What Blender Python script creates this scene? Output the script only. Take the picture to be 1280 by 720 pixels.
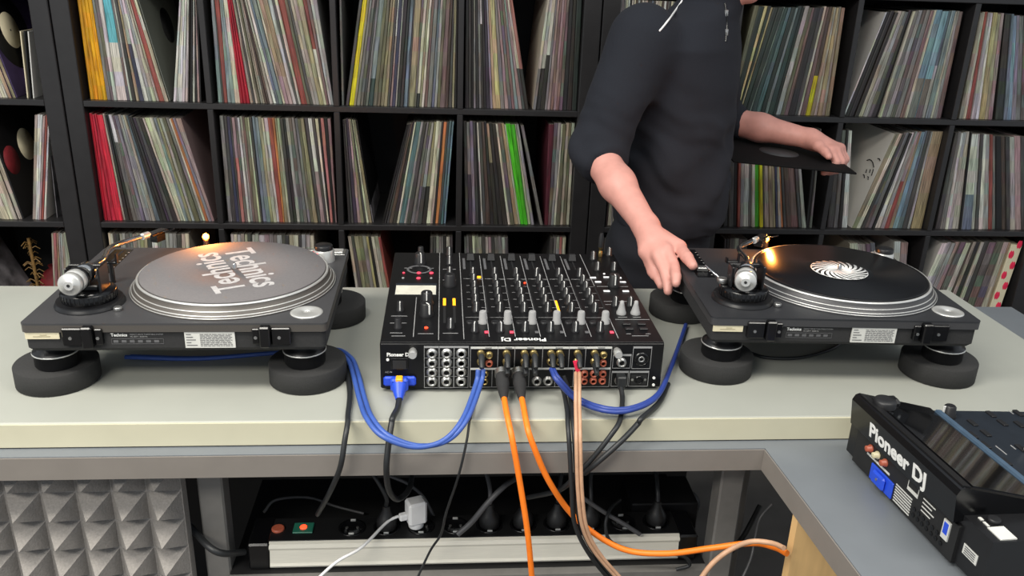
import bpy, math, random
import numpy as np
from mathutils import Vector, Matrix
random.seed(7)
S = bpy.context.scene
for o in list(bpy.data.objects): bpy.data.objects.remove(o)

# ------------------------------------------------------------------ camera
FPX, PITCH, ROLL, YAW = 1062.05, 0.3671, 0.0368, 0.0905
CAM = np.array([0.0, 0.0, 1.5081])
_cp, _sp, _cy, _sy = math.cos(PITCH), math.sin(PITCH), math.cos(YAW), math.sin(YAW)
FW = np.array([_sy*_cp, _cy*_cp, -_sp]); _r = np.array([_cy, -_sy, 0.0]); _u = np.cross(_r, FW)
RT = math.cos(ROLL)*_r + math.sin(ROLL)*_u
UP = -math.sin(ROLL)*_r + math.cos(ROLL)*_u
cd = bpy.data.cameras.new('camera'); cd.sensor_width = 36; cd.lens = FPX/1280*36; cd.clip_start = 0.02
cam = bpy.data.objects.new('camera', cd); S.collection.objects.link(cam)
cam.matrix_world = Matrix(((RT[0], UP[0], -FW[0], CAM[0]), (RT[1], UP[1], -FW[1], CAM[1]), (RT[2], UP[2], -FW[2], CAM[2]), (0, 0, 0, 1)))
S.camera = cam
def ray(x, y): return FW + (x-640)/FPX*RT - (y-360)/FPX*UP
def atY(x, y, Y): d = ray(x, y); return Vector(CAM + d*(Y/d[1]))       # point of the place at depth Y
def atZ(x, y, z): d = ray(x, y); return Vector(CAM + d*((z-CAM[2])/d[2]))

# ------------------------------------------------------------------ world, lights, exposure
W = bpy.data.worlds.new('world'); S.world = W; W.use_nodes = True
W.node_tree.nodes['Background'].inputs[0].default_value = (0.86, 0.93, 1.0, 1)
W.node_tree.nodes['Background'].inputs[1].default_value = 0.42
def area(name, loc, rot, sx, sy, power, col=(1, .95, .86)):
    l = bpy.data.lights.new(name, 'AREA'); l.shape = 'RECTANGLE'; l.size = sx; l.size_y = sy; l.energy = power; l.color = col
    o = bpy.data.objects.new(name, l); S.collection.objects.link(o); o.location = loc; o.rotation_euler = rot; return o
area('ceiling_lamp', (-1.1, 0.55, 2.75), (0, 0, 0), 1.5, 0.5, 42)
area('ceiling_lamp', (1.0, 0.35, 2.75), (0, 0, 0), 1.5, 0.5, 22)
area('ceiling_lamp', (-1.7, -0.9, 2.75), (0, 0, 0), 1.8, 0.6, 62)
S.view_settings.view_transform = 'Standard'; S.view_settings.look = 'None'
S.view_settings.exposure = 0.42; S.view_settings.gamma = 1.0; S.view_settings.use_curve_mapping = False

# ------------------------------------------------------------------ helpers
def lin(c):
    c = [v/255 for v in c]
    return tuple(v/12.92 if v <= .04045 else ((v+.055)/1.055)**2.4 for v in c)
MATS = {}
def mat(name, rgb, rough=.5, metal=0., var=.12, scale=60., bump=0., coat=0., emit=None, estr=0., spec=.5, stretch=(1, 1, 1)):
    m = bpy.data.materials.new(name); m.use_nodes = True; nt = m.node_tree; N = nt.nodes; L = nt.links
    b = N['Principled BSDF']; c = lin(rgb)
    b.inputs['Roughness'].default_value = rough; b.inputs['Metallic'].default_value = metal
    b.inputs['Specular IOR Level'].default_value = spec
    if coat: b.inputs['Coat Weight'].default_value = coat; b.inputs['Coat Roughness'].default_value = .08
    tc = N.new('ShaderNodeTexCoord'); mp = N.new('ShaderNodeMapping'); mp.inputs['Scale'].default_value = stretch
    nz = N.new('ShaderNodeTexNoise'); nz.inputs['Scale'].default_value = scale; nz.inputs['Detail'].default_value = 4
    L.new(tc.outputs['Object'], mp.inputs[0]); L.new(mp.outputs[0], nz.inputs['Vector'])
    rp = N.new('ShaderNodeValToRGB'); rp.color_ramp.elements[0].position = .3; rp.color_ramp.elements[1].position = .7
    rp.color_ramp.elements[0].color = (*[v*(1-var) for v in c], 1); rp.color_ramp.elements[1].color = (*[min(1, v*(1+var)) for v in c], 1)
    L.new(nz.outputs['Fac'], rp.inputs[0]); L.new(rp.outputs[0], b.inputs['Base Color'])
    if bump:
        bp = N.new('ShaderNodeBump'); bp.inputs['Strength'].default_value = bump; bp.inputs['Distance'].default_value = .002
        L.new(nz.outputs['Fac'], bp.inputs['Height']); L.new(bp.outputs[0], b.inputs['Normal'])
    if emit:
        b.inputs['Emission Color'].default_value = (*lin(emit), 1); b.inputs['Emission Strength'].default_value = estr
    MATS[name] = m; return m
mat('shelf_black', (38, 37, 38), .38, var=.1, scale=30)
mat('shelf_back', (16, 16, 18), .6)
mat('wall', (70, 70, 72), .8, scale=20)
mat('floor', (92, 88, 84), .6, scale=12)
mat('table_top', (162, 164, 156), .5, var=.03, scale=9)
mat('table_edge', (200, 196, 172), .5, var=.03, scale=14)
mat('desk_grey', (112, 117, 122), .42, var=.03, scale=20)
mat('desk_edge', (128, 122, 116), .5, var=.04, scale=25)
mat('steel_grey', (118, 116, 113), .45, metal=.0, var=.06)
mat('foam', (140, 136, 132), .95, var=.1, scale=300, bump=.5)
mat('birch', (225, 186, 128), .55, var=.07, scale=10, stretch=(8, 8, 1))
mat('black_matte', (26, 26, 27), .6)
mat('black_rubber', (38, 38, 39), .85, var=.1, scale=200, bump=.2)
mat('pad_foam', (46, 46, 46), .95, var=.1, scale=400, bump=.3)
mat('black_gloss', (12, 12, 14), .22, var=.05)
mat('black_satin', (22, 22, 24), .36, var=.08)
mat('deck_grey', (66, 66, 68), .42, metal=.15, var=.05, scale=400)
mat('deck_side', (84, 80, 76), .45, metal=.25, var=.05, scale=400)
mat('deck_black', (46, 47, 50), .4, metal=.1, var=.05, scale=400)
mat('mixer_black', (13, 13, 15), .42, var=.08, spec=.3)
mat('chrome', (205, 205, 205), .18, metal=1., var=.05)
mat('silver', (176, 176, 174), .35, metal=.9, var=.06)
mat('silver_bright', (215, 215, 212), .3, metal=.6, var=.04)
mat('gold', (150, 132, 86), .35, metal=.8)
mat('white_plastic', (236, 236, 236), .4, var=.02)
mat('white_print', (235, 235, 232), .6, var=.02)
mat('grey_print', (150, 150, 150), .6, var=.05)
mat('dim_print', (92, 92, 94), .6, var=.1)
mat('label_white', (205, 205, 200), .6, var=.05)
mat('label_cream', (214, 205, 175), .6, var=.04)
mat('slipmat', (106, 103, 104), .9, var=.06, scale=300, bump=.2)
mat('slip_print', (176, 174, 174), .9, var=.15, scale=200)
mat('vinyl', (14, 15, 18), .28, var=.05)
mat('cable_blue', (62, 92, 168), .4, var=.06)
mat('cable_navy', (45, 66, 140), .4, var=.06)
mat('cable_orange', (250, 128, 30), .45, var=.04)
mat('cable_black', (34, 36, 38), .45)
mat('cable_grey', (84, 84, 86), .45)
mat('cable_beige', (190, 150, 120), .45)
mat('cable_white', (226, 226, 226), .45, var=.03)
mat('plug_blue', (38, 78, 210), .4, var=.06)
mat('tab_yellow', (236, 176, 40), .5)
mat('tape_red', (226, 40, 80), .6)
mat('rca_red', (176, 90, 66), .4)
mat('rca_white', (216, 206, 170), .4)
mat('knob_black', (28, 28, 30), .45)
mat('knob_grey', (160, 160, 160), .5, var=.04)
mat('aluminium', (236, 232, 218), .42, metal=.0, var=.04, scale=30, stretch=(1, 20, 20))
mat('socket_black', (24, 24, 25), .45)
mat('switch_green', (40, 110, 90), .4)
mat('led_red', (255, 60, 40), .4, emit=(255, 60, 30), estr=2.5)
mat('led_orange', (255, 170, 30), .4, emit=(255, 160, 30), estr=1.2)
mat('led_pink', (230, 70, 90), .4, emit=(230, 60, 90), estr=.5)
mat('button_white', (225, 225, 225), .4, emit=(230, 230, 235), estr=.25)
mat('screen_lit', (205, 202, 188), .4, emit=(235, 230, 205), estr=.08)
mat('bulb', (255, 180, 90), .4, emit=(255, 120, 30), estr=40)
mat('strobe_red', (240, 50, 90), .4, emit=(255, 40, 80), estr=1.2)
mat('screen_black', (6, 6, 8), .04, var=.02, spec=1., coat=1.)
mat('panel_navy', (30, 36, 44), .4)
mat('rim_blue', (84, 106, 128), .35, metal=.3)
mat('skin', (210, 152, 140), .5, var=.06, scale=50, bump=.06)
mat('sweater', (19, 23, 33), .9, var=.1, scale=500, bump=.25)
mat('trousers', (16, 20, 29), .9, var=.1, scale=400, bump=.2)
mat('hair', (60, 44, 34), .7, var=.25, scale=120)
mat('shoe', (40, 40, 42), .6)
mat('eye', (30, 26, 24), .15)
mat('lip', (176, 104, 96), .5)
mat('pouch_red', (120, 26, 34), .7, var=.2)
mat('tinsel', (120, 92, 50), .5, var=.4, scale=90)
mat('vinyl_label', (58, 58, 60), .6)

class G:
    """collects shapes of one mesh"""
    def __init__(s): s.v = []; s.f = []; s.sm = []
    def add(s, vs, fs, smooth=False):
        k = len(s.v); s.v += [tuple(v) for v in vs]; s.f += [tuple(i+k for i in f) for f in fs]; s.sm += [smooth]*len(fs); return s
    def box(s, x0, x1, y0, y1, z0, z1, M=None, bev=0.):
        if bev:
            b = bev; r = []
            for z, i in ((z0, b), (z0+b, 0), (z1-b, 0), (z1, b)):
                ring = [(x0+b, y0+i), (x1-b, y0+i), (x1-i, y0+b), (x1-i, y1-b), (x1-b, y1-i), (x0+b, y1-i), (x0+i, y1-b), (x0+i, y0+b)]
                r.append([(a, c, z) for a, c in ring])
            vs = [p for q in r for p in q]; fs = [tuple(reversed(range(8)))]
            for k in range(3): fs += [(k*8+i, k*8+(i+1) % 8, k*8+8+(i+1) % 8, k*8+8+i) for i in range(8)]
            fs.append(tuple(range(24, 32)))
        else:
            vs = [(x0, y0, z0), (x1, y0, z0), (x1, y1, z0), (x0, y1, z0), (x0, y0, z1), (x1, y0, z1), (x1, y1, z1), (x0, y1, z1)]
            fs = [(3, 2, 1, 0), (4, 5, 6, 7), (0, 1, 5, 4), (1, 2, 6, 5), (2, 3, 7, 6), (3, 0, 4, 7)]
        if M: vs = [M @ Vector(v) for v in vs]
        return s.add(vs, fs)
    def lathe(s, prof, n=32, M=None, cap=True, smooth=True, x=0, y=0, z=0):
        vs = []
        for r, h in prof:
            for i in range(n):
                a = 2*math.pi*i/n; vs.append(Vector((x+r*math.cos(a), y+r*math.sin(a), z+h)))
        fs = []; m = len(prof)
        for k in range(m-1): fs += [(k*n+i, k*n+(i+1) % n, k*n+n+(i+1) % n, k*n+n+i) for i in range(n)]
        if M: vs = [M @ v for v in vs]
        s.add(vs, fs, smooth)
        if cap:
            s.add(vs[:n], [tuple(reversed(range(n)))]); s.add(vs[-n:], [tuple(range(n))])
        return s
    def cyl(s, r, h, n=24, M=None, x=0, y=0, z=0, bev=0.):
        p = [(r-bev, 0), (r, bev), (r, h-bev), (r-bev, h)] if bev else [(r, 0), (r, h)]
        return s.lathe(p, n, M, True, False if not bev else True, x, y, z)
    def tube(s, pts, r, n=8, rs=None):
        P = [Vector(p) for p in pts]; vs = []; m = len(P); prev = None
        for k in range(m):
            t = (P[min(k+1, m-1)]-P[max(k-1, 0)]).normalized()
            if prev is None:
                a = Vector((0, 0, 1)) if abs(t.z) < .9 else Vector((1, 0, 0)); u = t.cross(a).normalized()
            else: u = (prev - t*prev.dot(t)).normalized()
            prev = u; w = t.cross(u); q = rs[k] if rs else r
            for i in range(n):
                a = 2*math.pi*i/n; vs.append(P[k]+u*math.cos(a)*q+w*math.sin(a)*q)
        fs = []
        for k in range(m-1): fs += [(k*n+(i+1) % n, k*n+i, k*n+n+i, k*n+n+(i+1) % n) for i in range(n)]
        s.add(vs, fs, True); s.add(vs[:n], [tuple(range(n))]); s.add(vs[-n:], [tuple(reversed(range(n)))]); return s
    def prism(s, pts, d, M=None):
        """polygon pts (x,y) extruded z 0..d"""
        n = len(pts); vs = [Vector((x, y, 0)) for x, y in pts]+[Vector((x, y, d)) for x, y in pts]
        if M: vs = [M @ v for v in vs]
        return s.add(vs, [tuple(reversed(range(n))), tuple(range(n, 2*n))]+[(i, (i+1) % n, n+(i+1) % n, n+i) for i in range(n)])
    def mesh(s, name, m):
        me = bpy.data.meshes.new(name); me.from_pydata(s.v, [], s.f); me.polygons.foreach_set('use_smooth', s.sm)
        me.materials.append(MATS[m] if isinstance(m, str) else m); me.update(); return me
    def build(s, name, m, parent=None, loc=None):
        return link(name, s.mesh(name, m), parent, loc)
def link(name, me, parent=None, loc=None, rot=None):
    o = bpy.data.objects.new(name, me); S.collection.objects.link(o)
    if parent is not None: o.parent = parent
    if loc is not None: o.location = loc
    if rot is not None: o.rotation_euler = rot
    return o
def tag(o, label, cat, group=None):
    o['label'] = label; o['category'] = cat
    if group: o['group'] = group
    return o
def struct(o): o['kind'] = 'structure'; return o
def thing(name, label, cat, loc=(0, 0, 0), rz=0., group=None):
    o = bpy.data.objects.new(name, None); S.collection.objects.link(o); o.empty_display_size = .05
    o.location = loc; o.rotation_euler = (0, 0, rz); return tag(o, label, cat, group)
RX90 = Matrix.Rotation(math.pi/2, 4, 'X')
T3 = Matrix.Translation
def spline(pts, n=10):
    P = [Vector(p) for p in pts]; P = [P[0]*2-P[1]]+P+[P[-1]*2-P[-2]]; out = []
    for i in range(1, len(P)-2):
        a, b, c, d = P[i-1:i+3]
        for k in range(n):
            t = k/n; out.append(.5*((2*b)+(c-a)*t+(2*a-5*b+4*c-d)*t*t+(3*b-a-3*c+d)*t**3))
    out.append(P[-2]); return out
def text(name, body, size, m, parent, M, extrude=.0003, bold=0., shear=0., align='LEFT', spacing=1.):
    cu = bpy.data.curves.new('text', 'FONT'); cu.body = body; cu.size = size; cu.extrude = extrude; cu.offset = bold; cu.shear = shear
    cu.align_x = align; cu.space_character = spacing; cu.resolution_u = 3
    tmp = bpy.data.objects.new('tmp', cu); S.collection.objects.link(tmp)
    dg = bpy.context.evaluated_depsgraph_get(); me = bpy.data.meshes.new_from_object(tmp.evaluated_get(dg))
    bpy.data.objects.remove(tmp); me.transform(M); me.materials.clear(); me.materials.append(MATS[m])
    return link(name, me, parent)

# ------------------------------------------------------------------ structure
YS, XS = 2.4728, -1.0415                      # shelf front, left side of the middle shelf unit
struct(G().box(-3.4, 3.6, -1.6, 3.3, -.05, 0).build('floor', 'floor'))
struct(G().box(-3.4, 3.6, 2.90, 3.0, 0, 2.8).build('wall_back', 'wall'))

CW, CP, IT = .335, .3517, .0167               # cube width, cube pitch, inner board
def shelf_unit(x0, label):
    t = thing('record_shelf', label, 'shelf', (x0, YS, 0), 0, 'black cube shelves full of records')
    D = .39
    for a in (0, 1.44): G().box(a, a+.05, 0, D, 0, 1.49, bev=.002).build('side_panel', 'shelf_black', t)
    G().box(.05, 1.44, 0, D, 0, .05, bev=.002).build('base_panel', 'shelf_black', t)
    G().box(.05, 1.44, 0, D, 1.44, 1.49, bev=.002).build('top_panel', 'shelf_black', t)
    me = G().box(.05, 1.44, .001, D, 0, IT, bev=.0015).mesh('shelf_board', 'shelf_black')
    for k in range(1, 4): link('shelf_board', me, t, (0, 0, .05+k*CP-IT))
    dv = G().box(0, IT, 0, D, 0, CW, bev=.0015).mesh('divider', 'shelf_black')
    for c in range(1, 4):
        for k in range(4): link('divider', dv, t, (.05+c*CP-IT, 0, .05+k*CP))
    G().box(.05, 1.44, D, D+.006, .05, 1.44).build('back_panel', 'shelf_back', t)
    return t
UX = [XS-.004-1.49, XS, XS+1.494]
shelf_unit(UX[0], 'black cube shelf holding the purple picture sleeve and few records')
shelf_unit(UX[1], 'black cube shelf four columns wide with the mustard yellow spines')
UX.append(UX[2]+1.494)
shelf_unit(UX[3], 'black cube shelf beyond the table end, reflected in the player screen')
shelf_unit(UX[2], 'black cube shelf standing behind the person in the dark sweater')

# ------------------------------------------------------------------ records
PAL = {'mustard yellow': (245, 170, 10), 'lemon yellow': (232, 220, 40), 'pale yellow': (216, 200, 130), 'crimson': (188, 20, 48), 'bright red': (222, 48, 72), 'brick red': (182, 74, 62),
 'salmon pink': (210, 120, 112), 'dusty pink': (186, 150, 150), 'rose brown': (150, 112, 108), 'light blue': (130, 170, 190), 'cyan': (110, 200, 216), 'steel blue': (112, 130, 150), 'navy blue': (62, 66, 100),
 'teal': (84, 122, 128), 'grey teal': (136, 156, 154), 'dark green': (46, 62, 54), 'bottle green': (54, 84, 80), 'lime green': (90, 214, 46), 'pale green': (188, 200, 160), 'olive': (124, 122, 90), 'khaki': (168, 160, 116),
 'cream': (222, 214, 186), 'white': (226, 224, 216), 'beige': (190, 178, 156), 'tan': (196, 164, 122), 'brown': (98, 78, 66), 'dark brown': (62, 52, 46), 'light grey': (178, 176, 170), 'grey': (134, 132, 128), 'dark grey': (84, 82, 80),
 'charcoal': (54, 52, 52), 'black': (26, 25, 26), 'lilac': (150, 138, 160), 'dark purple': (70, 58, 78), 'plum': (104, 26, 46), 'orange': (232, 130, 60), 'mottled black': (60, 58, 54), 'mottled grey': (120, 112, 108)}
for _k in PAL:
    if _k not in ('mustard yellow', 'lemon yellow', 'crimson', 'bright red', 'lime green', 'cyan'):
        _m = sum(PAL[_k])/3; PAL[_k] = tuple(v*.70+_m*.30 for v in PAL[_k])
AB = dict(my='mustard yellow', ly='lemon yellow', py='pale yellow', cr='crimson', br='bright red', bk='brick red', sp='salmon pink', dp='dusty pink', rb='rose brown', lb='light blue', cy='cyan', sb='steel blue', nb='navy blue',
 te='teal', gt='grey teal', dg='dark green', bg='bottle green', lg='lime green', pg='pale green', ol='olive', kh='khaki', c='cream', w='white', be='beige', ta='tan', bn='brown', db='dark brown', l='light grey', g='grey', d='dark grey',
 ch='charcoal', b='black', li='lilac', pu='dark purple', pl='plum', o='orange', mb='mottled black', mg='mottled grey')
# bay: unit, column, row, pixel row of the bottoms, pixel row where the tops were read, phrase, groups; a group lists (bottom x, top x, colour, how many[, lower colour, split]) and ends with (x, x)
BAYS = [
 (0, 3, 3, 117, 75, 'in the cube with the purple picture sleeve', [[(-12, -30, 'be', 2), (-2, -20, 'c', 3), (10, -8, 'ta', 2), (18, 0)]]),
 (0, 3, 2, 267, 203, 'in the cube with the black label sleeve', [[(-14, -40, 'be', 2), (0, -24, 'c', 3), (16, -10, 'be', 2), (26, 1)]]),
 (0, 3, 2, 267, 139, 'leaning together beside the black label sleeve', [[(39, 43, 'be', 1), (43, 47, 'w', 2), (48, 54, 'dp', 1), (50, 57, 'bk', 1), (53, 60, 'w', 1), (56, 62, 'be', 1), (59, 65)]]),
 (0, 3, 1, 357, 286, 'below the black label sleeve', [[(59, 63, 'be', 1), (62, 66, 'sp', 1), (66, 70, 'ta', 1), (69, 72, 'l', 2), (75, 76, 'be', 2), (84, 82, 'c', 1), (89, 87)]]),
 (1, 0, 3, 121, 0, 'in the cube with the mustard yellow spines', [
   [(112, 96, 'my', 4), (133, 114, 'g', 1), (138, 118, 'mg', 1), (142, 123, 'w', 1), (146, 128, 'cy', 1, 'w', .52), (158, 138, 'mg', 1), (162, 141, 'w', 1), (165, 143, 'd', 1, 'mb', .5), (170, 147, 'ta', 1), (174, 149, 'l', 1, 'nb', .5), (180, 152, 'w', 1), (185, 155, 'l', 1), (190, 158, 'c', 1), (195, 160, 'be', 1), (198, 162, 'bk', 1), (205, 167, 'c', 1, 'be', .4), (210, 171)],
   [(216, 224, 'w', 5), (234, 236)], [(237, 239, 'b', 1), (240, 241, 'w', 1), (243, 243, 'b', 1), (246, 244, 'dp', 1), (249, 245, 'b', 1), (251, 247, 'rb', 1), (255, 250)]]),
 (1, 1, 3, 124, 0, 'in the cube with the crimson spines', [
   [(272, 263, 'gt', 1), (277, 267, 'd', 1), (280, 268, 'bk', 1), (284, 274, 'gt', 2), (294, 279, 'c', 1), (300, 284, 'cr', 3), (312, 290, 'be', 1), (316, 293, 'd', 1), (319, 295, 'c', 1), (322, 297, 'ol', 1), (325, 299, 'be', 2), (331, 303, 'bn', 2), (337, 306, 'be', 1), (341, 308, 'w', 1), (345, 312, 'sb', 1), (349, 315, 'gt', 1), (353, 320, 'c', 1), (356, 323, 'ta', 2, 'dp', .8), (366, 334, 'w', 1), (370, 339, 'd', 1), (373, 343, 'c', 1), (376, 347, 'bk', 1), (383, 355, 'ol', 1), (387, 359, 'd', 1), (391, 362, 'be', 2), (399, 371, 'kh', 1), (404, 378, 'bk', 1, 'c', .55), (408, 383, 'rb', 1), (411, 387, 'w', 1), (414, 391, 'l', 1), (417, 396)]]),
 (1, 2, 3, 129, 0, 'in the cube with the lemon yellow spine', [
   [(427, 424, 'g', 1), (430, 427)],
   [(432, 449, 'd', 1), (436, 453, 'ly', 1), (442, 459, 'kh', 1), (445, 462, 'g', 1), (450, 465, 'mg', 1), (454, 469, 'd', 1), (457, 471, 'g', 1), (460, 474, 'gt', 1, 'bg', .75), (466, 480, 'ol', 1), (471, 484, 'ol', 1), (475, 488, 'kh', 1), (480, 491, 'ta', 1), (484, 494, 'd', 1), (487, 497, 'w', 1, 'dp', .4), (490, 499, 'nb', 1), (494, 503, 'l', 1), (496, 505, 'mb', 1), (500, 510, 'mb', 1), (504, 513, 'sb', 1), (509, 517, 'd', 1), (511, 519, 'ta', 1, 'kh', .6), (518, 527, 'mg', 1), (520, 530, 'c', 1, 'dg', .86), (524, 534, 'kh', 1), (527, 537, 'c', 1), (530, 540, 'rb', 1), (534, 543, 'g', 1), (539, 548, 'sb', 1), (543, 551, 'l', 1), (546, 554, 'ol', 1), (550, 558, 'rb', 1), (556, 563, 'bn', 1), (560, 566, 'd', 1), (565, 568, 'kh', 1), (568, 571, 'ch', 1), (571, 573)]]),
 (1, 3, 3, 134, 0, 'in the cube with a wide dark gap', [
   [(581, 582, 'ch', 1), (586, 586, 'd', 1), (589, 589, 'b', 1), (592, 592, 'g', 1), (595, 594, 'ch', 1), (599, 597, 'g', 1), (602, 600, 'w', 1, 'mb', .2), (605, 602, 'ch', 1), (608, 605, 'pu', 1), (613, 608, 'li', 1), (616, 610, 'ta', 1), (620, 613, 'py', 1), (626, 618, 'g', 1), (631, 621, 'dp', 1), (636, 624, 'mg', 1), (640, 627, 'rb', 1), (644, 630, 'gt', 1), (648, 632, 'dp', 1), (653, 634, 'c', 1, 'd', .6), (657, 637, 'sp', 1, 'mb', .62), (661, 641)],
   [(666, 684, 'c', 1, 'g', .6), (670, 687, 'w', 1, 'mb', .62), (676, 691, 'c', 1, 'mb', .55), (681, 695, 'g', 1), (684, 697, 'dp', 1), (688, 700, 'rb', 1), (692, 703, 'dp', 1), (695, 706, 'rb', 1), (699, 709, 'mg', 1), (703, 712, 'ch', 1), (709, 717, 'db', 1), (715, 721, 'dg', 1), (721, 728, 'kh', 1), (724, 731)]]),
 (1, 0, 2, 270, 141, 'in the cube with the bright red spines', [
   [(127, 110, 'br', 1), (131, 112, 'cr', 1), (134, 115, 'br', 2), (144, 120, 'br', 1), (153, 127, 'be', 1), (156, 130, 'mb', 2), (166, 135, 'w', 1, 'mg', .3), (172, 139, 'mg', 1), (177, 142, 'li', 1), (181, 146, 'l', 1), (186, 150, 'l', 1), (190, 153, 'be', 1), (194, 156, 'sb', 1), (199, 158, 'ch', 2), (208, 163, 'pu', 1), (212, 167, 'd', 1), (216, 171, 'mb', 1), (222, 175, 'be', 1), (225, 178, 'pg', 1), (228, 184, 'c', 1), (231, 189, 'gt', 1), (235, 193, 'kh', 1), (239, 196, 'l', 1), (243, 200, 'ol', 1), (249, 204, 'g', 1), (253, 208, 'c', 1), (256, 210, 'o', 1), (260, 213, 'li', 1), (264, 216, 'dp', 1), (267, 223)]]),
 (1, 1, 2, 273, 145, 'in the tightly packed cube', [
   [(285, 274, 'g', 1), (290, 279, 'd', 1), (295, 283, 'nb', 1), (299, 287, 'd', 1), (302, 289, 'dp', 1, 'sp', .4), (306, 293, 'mg', 1), (310, 296, 'w', 1), (313, 299, 'l', 1), (316, 302, 'rb', 1), (319, 305, 'ol', 1), (323, 309, 'pg', 1), (326, 311, 'd', 1), (328, 314, 'sb', 1), (333, 318, 'gt', 1), (338, 322, 'kh', 1), (342, 326, 'c', 1), (346, 329, 'w', 1), (349, 334, 'bk', 1), (354, 340, 'o', 1), (356, 343, 'kh', 1), (360, 346, 'pg', 1), (363, 349, 'd', 1), (367, 353, 'mb', 1), (371, 356, 'l', 1), (375, 360, 'mg', 1), (380, 364, 'g', 2), (388, 371, 'ol', 1), (392, 375, 'kh', 1), (397, 379, 'd', 1), (401, 384, 'w', 1, 'dp', .5), (406, 389, 'd', 1), (409, 393, 'c', 1), (411, 397, 'b', 1), (413, 400, 'sp', 1), (416, 404, 'b', 1), (419, 409, 'rb', 1), (421, 413)]]),
 (1, 2, 2, 274, 149, 'in the cube with the leaning teal spine', [
   [(435, 428, 'ch', 1), (439, 430, 'd', 1), (442, 432, 'pu', 1), (447, 435, 'dp', 1), (451, 437, 'kh', 1), (455, 439, 'd', 1), (458, 440, 'pg', 1), (461, 441, 'kh', 1), (465, 444)],
   [(477, 510, 'b', 1), (480, 512, 'ch', 1), (483, 513, 'd', 1), (486, 515, 'bn', 1), (491, 517, 'mb', 1), (496, 519, 'c', 1), (499, 521, 'te', 1), (505, 527, 'l', 1), (508, 530, 'd', 1), (513, 534, 'g', 1), (518, 537, 'mg', 1), (522, 540, 'l', 1, 'd', .6), (527, 543, 'kh', 1, 'mb', .6), (533, 546, 'c', 1), (538, 550, 'be', 1), (541, 553, 'ch', 1), (544, 555, 'o', 1), (548, 559, 'd', 1), (551, 562, 'te', 1), (554, 565, 'lb', 1), (557, 568)]]),
 (1, 3, 2, 277, 153, 'in the cube with the lime green spines', [
   [(582, 579, 'd', 1), (586, 583, 'g', 1, 'pu', .5), (591, 587, 'li', 1), (595, 591, 'd', 1), (599, 594, 'ch', 1), (602, 596, 'w', 1), (604, 598, 'd', 1), (608, 602, 'bn', 1), (613, 605, 'mb', 1), (618, 608, 'ta', 1, 'mb', .4), (623, 611, 'ch', 1), (629, 615, 'db', 1), (635, 619, 'c', 1), (638, 622, 'mg', 1), (643, 626, 'ta', 1), (648, 630, 'pg', 1), (651, 632, 'lg', 2), (660, 643, 'pg', 1), (664, 645, 'l', 1), (668, 648)],
   [(675, 650, 'g', 1), (679, 654)],
   [(681, 686, 'pl', 1), (685, 693, 'mg', 1), (689, 698, 'l', 1), (692, 702, 'c', 1), (695, 704, 'ol', 1), (700, 708, 'be', 1), (704, 712, 'ol', 1), (708, 715, 'c', 1), (712, 719)]]),
 (2, 1, 3, 143, 13, 'in the cube with dark green spines', [
   [(905, 942, 'ol', 1), (914, 948, 'dg', 1), (920, 955, 'py', 1), (922, 959, 'dg', 1), (924, 963, 'py', 1), (926, 966, 'dg', 2), (936, 979, 'gt', 1), (938, 981, 'bg', 1), (944, 985, 'te', 1), (950, 989, 'dg', 1), (955, 994, 'gt', 1), (959, 997, 'bg', 1), (966, 1002, 'dg', 1), (970, 1006, 'l', 1), (976, 1011, 'ol', 1), (980, 1015, 'rb', 1), (985, 1018, 'ch', 1), (993, 1025, 'd', 1), (998, 1030, 'c', 1), (1001, 1033, 'rb', 1), (1007, 1036, 'bn', 1, 'ly', .6), (1013, 1040, 'ta', 1), (1018, 1043, 'c', 1), (1022, 1046, 'ta', 1), (1028, 1049, 'be', 1), (1032, 1052, 'ta', 1), (1037, 1056)]]),
 (2, 2, 3, 146, 13, 'in the cube with a half blue spine', [
   [(1054, 1108, 'w', 1), (1056, 1110, 'ch', 2), (1068, 1120, 'db', 1), (1073, 1124, 'be', 1), (1079, 1129, 'l', 1), (1085, 1133, 'mg', 1), (1090, 1137, 'mb', 1), (1096, 1140, 'b', 1), (1098, 1142, 'c', 1), (1102, 1145, 'g', 1), (1108, 1150, 'l', 1), (1114, 1155, 'mg', 1), (1119, 1159, 'g', 1), (1125, 1164, 'rb', 1), (1130, 1168, 'c', 1), (1134, 1171, 'lb', 1, 'g', .6), (1144, 1179, 'lb', 1, 'mg', .58), (1152, 1186, 'sb', 1, 'l', .5), (1157, 1190, 'gt', 1), (1163, 1195, 'c', 1), (1167, 1197, 'l', 1), (1171, 1200, 'rb', 1), (1177, 1205)]]),
 (2, 3, 3, 147, 14, 'in the cube with the khaki yellow spine', [
   [(1199, 1226, 'be', 1), (1204, 1230, 'c', 1), (1209, 1233, 'bk', 1), (1214, 1236, 'l', 1), (1220, 1239, 'w', 1), (1225, 1243, 'py', 1), (1231, 1248, 'kh', 1), (1236, 1252, 'dp', 1), (1241, 1256)],
   [(1245, 1258, 'mb', 1), (1255, 1265, 'sb', 1), (1260, 1268, 'lb', 1), (1265, 1272, 'li', 1), (1271, 1276, 'g', 1), (1277, 1281, 'mg', 2), (1290, 1292, 'd', 3), (1312, 1312, 'l', 3), (1330, 1330)]]),
 (2, 1, 2, 281, 207, 'in the cube under the outstretched arm', [
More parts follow.
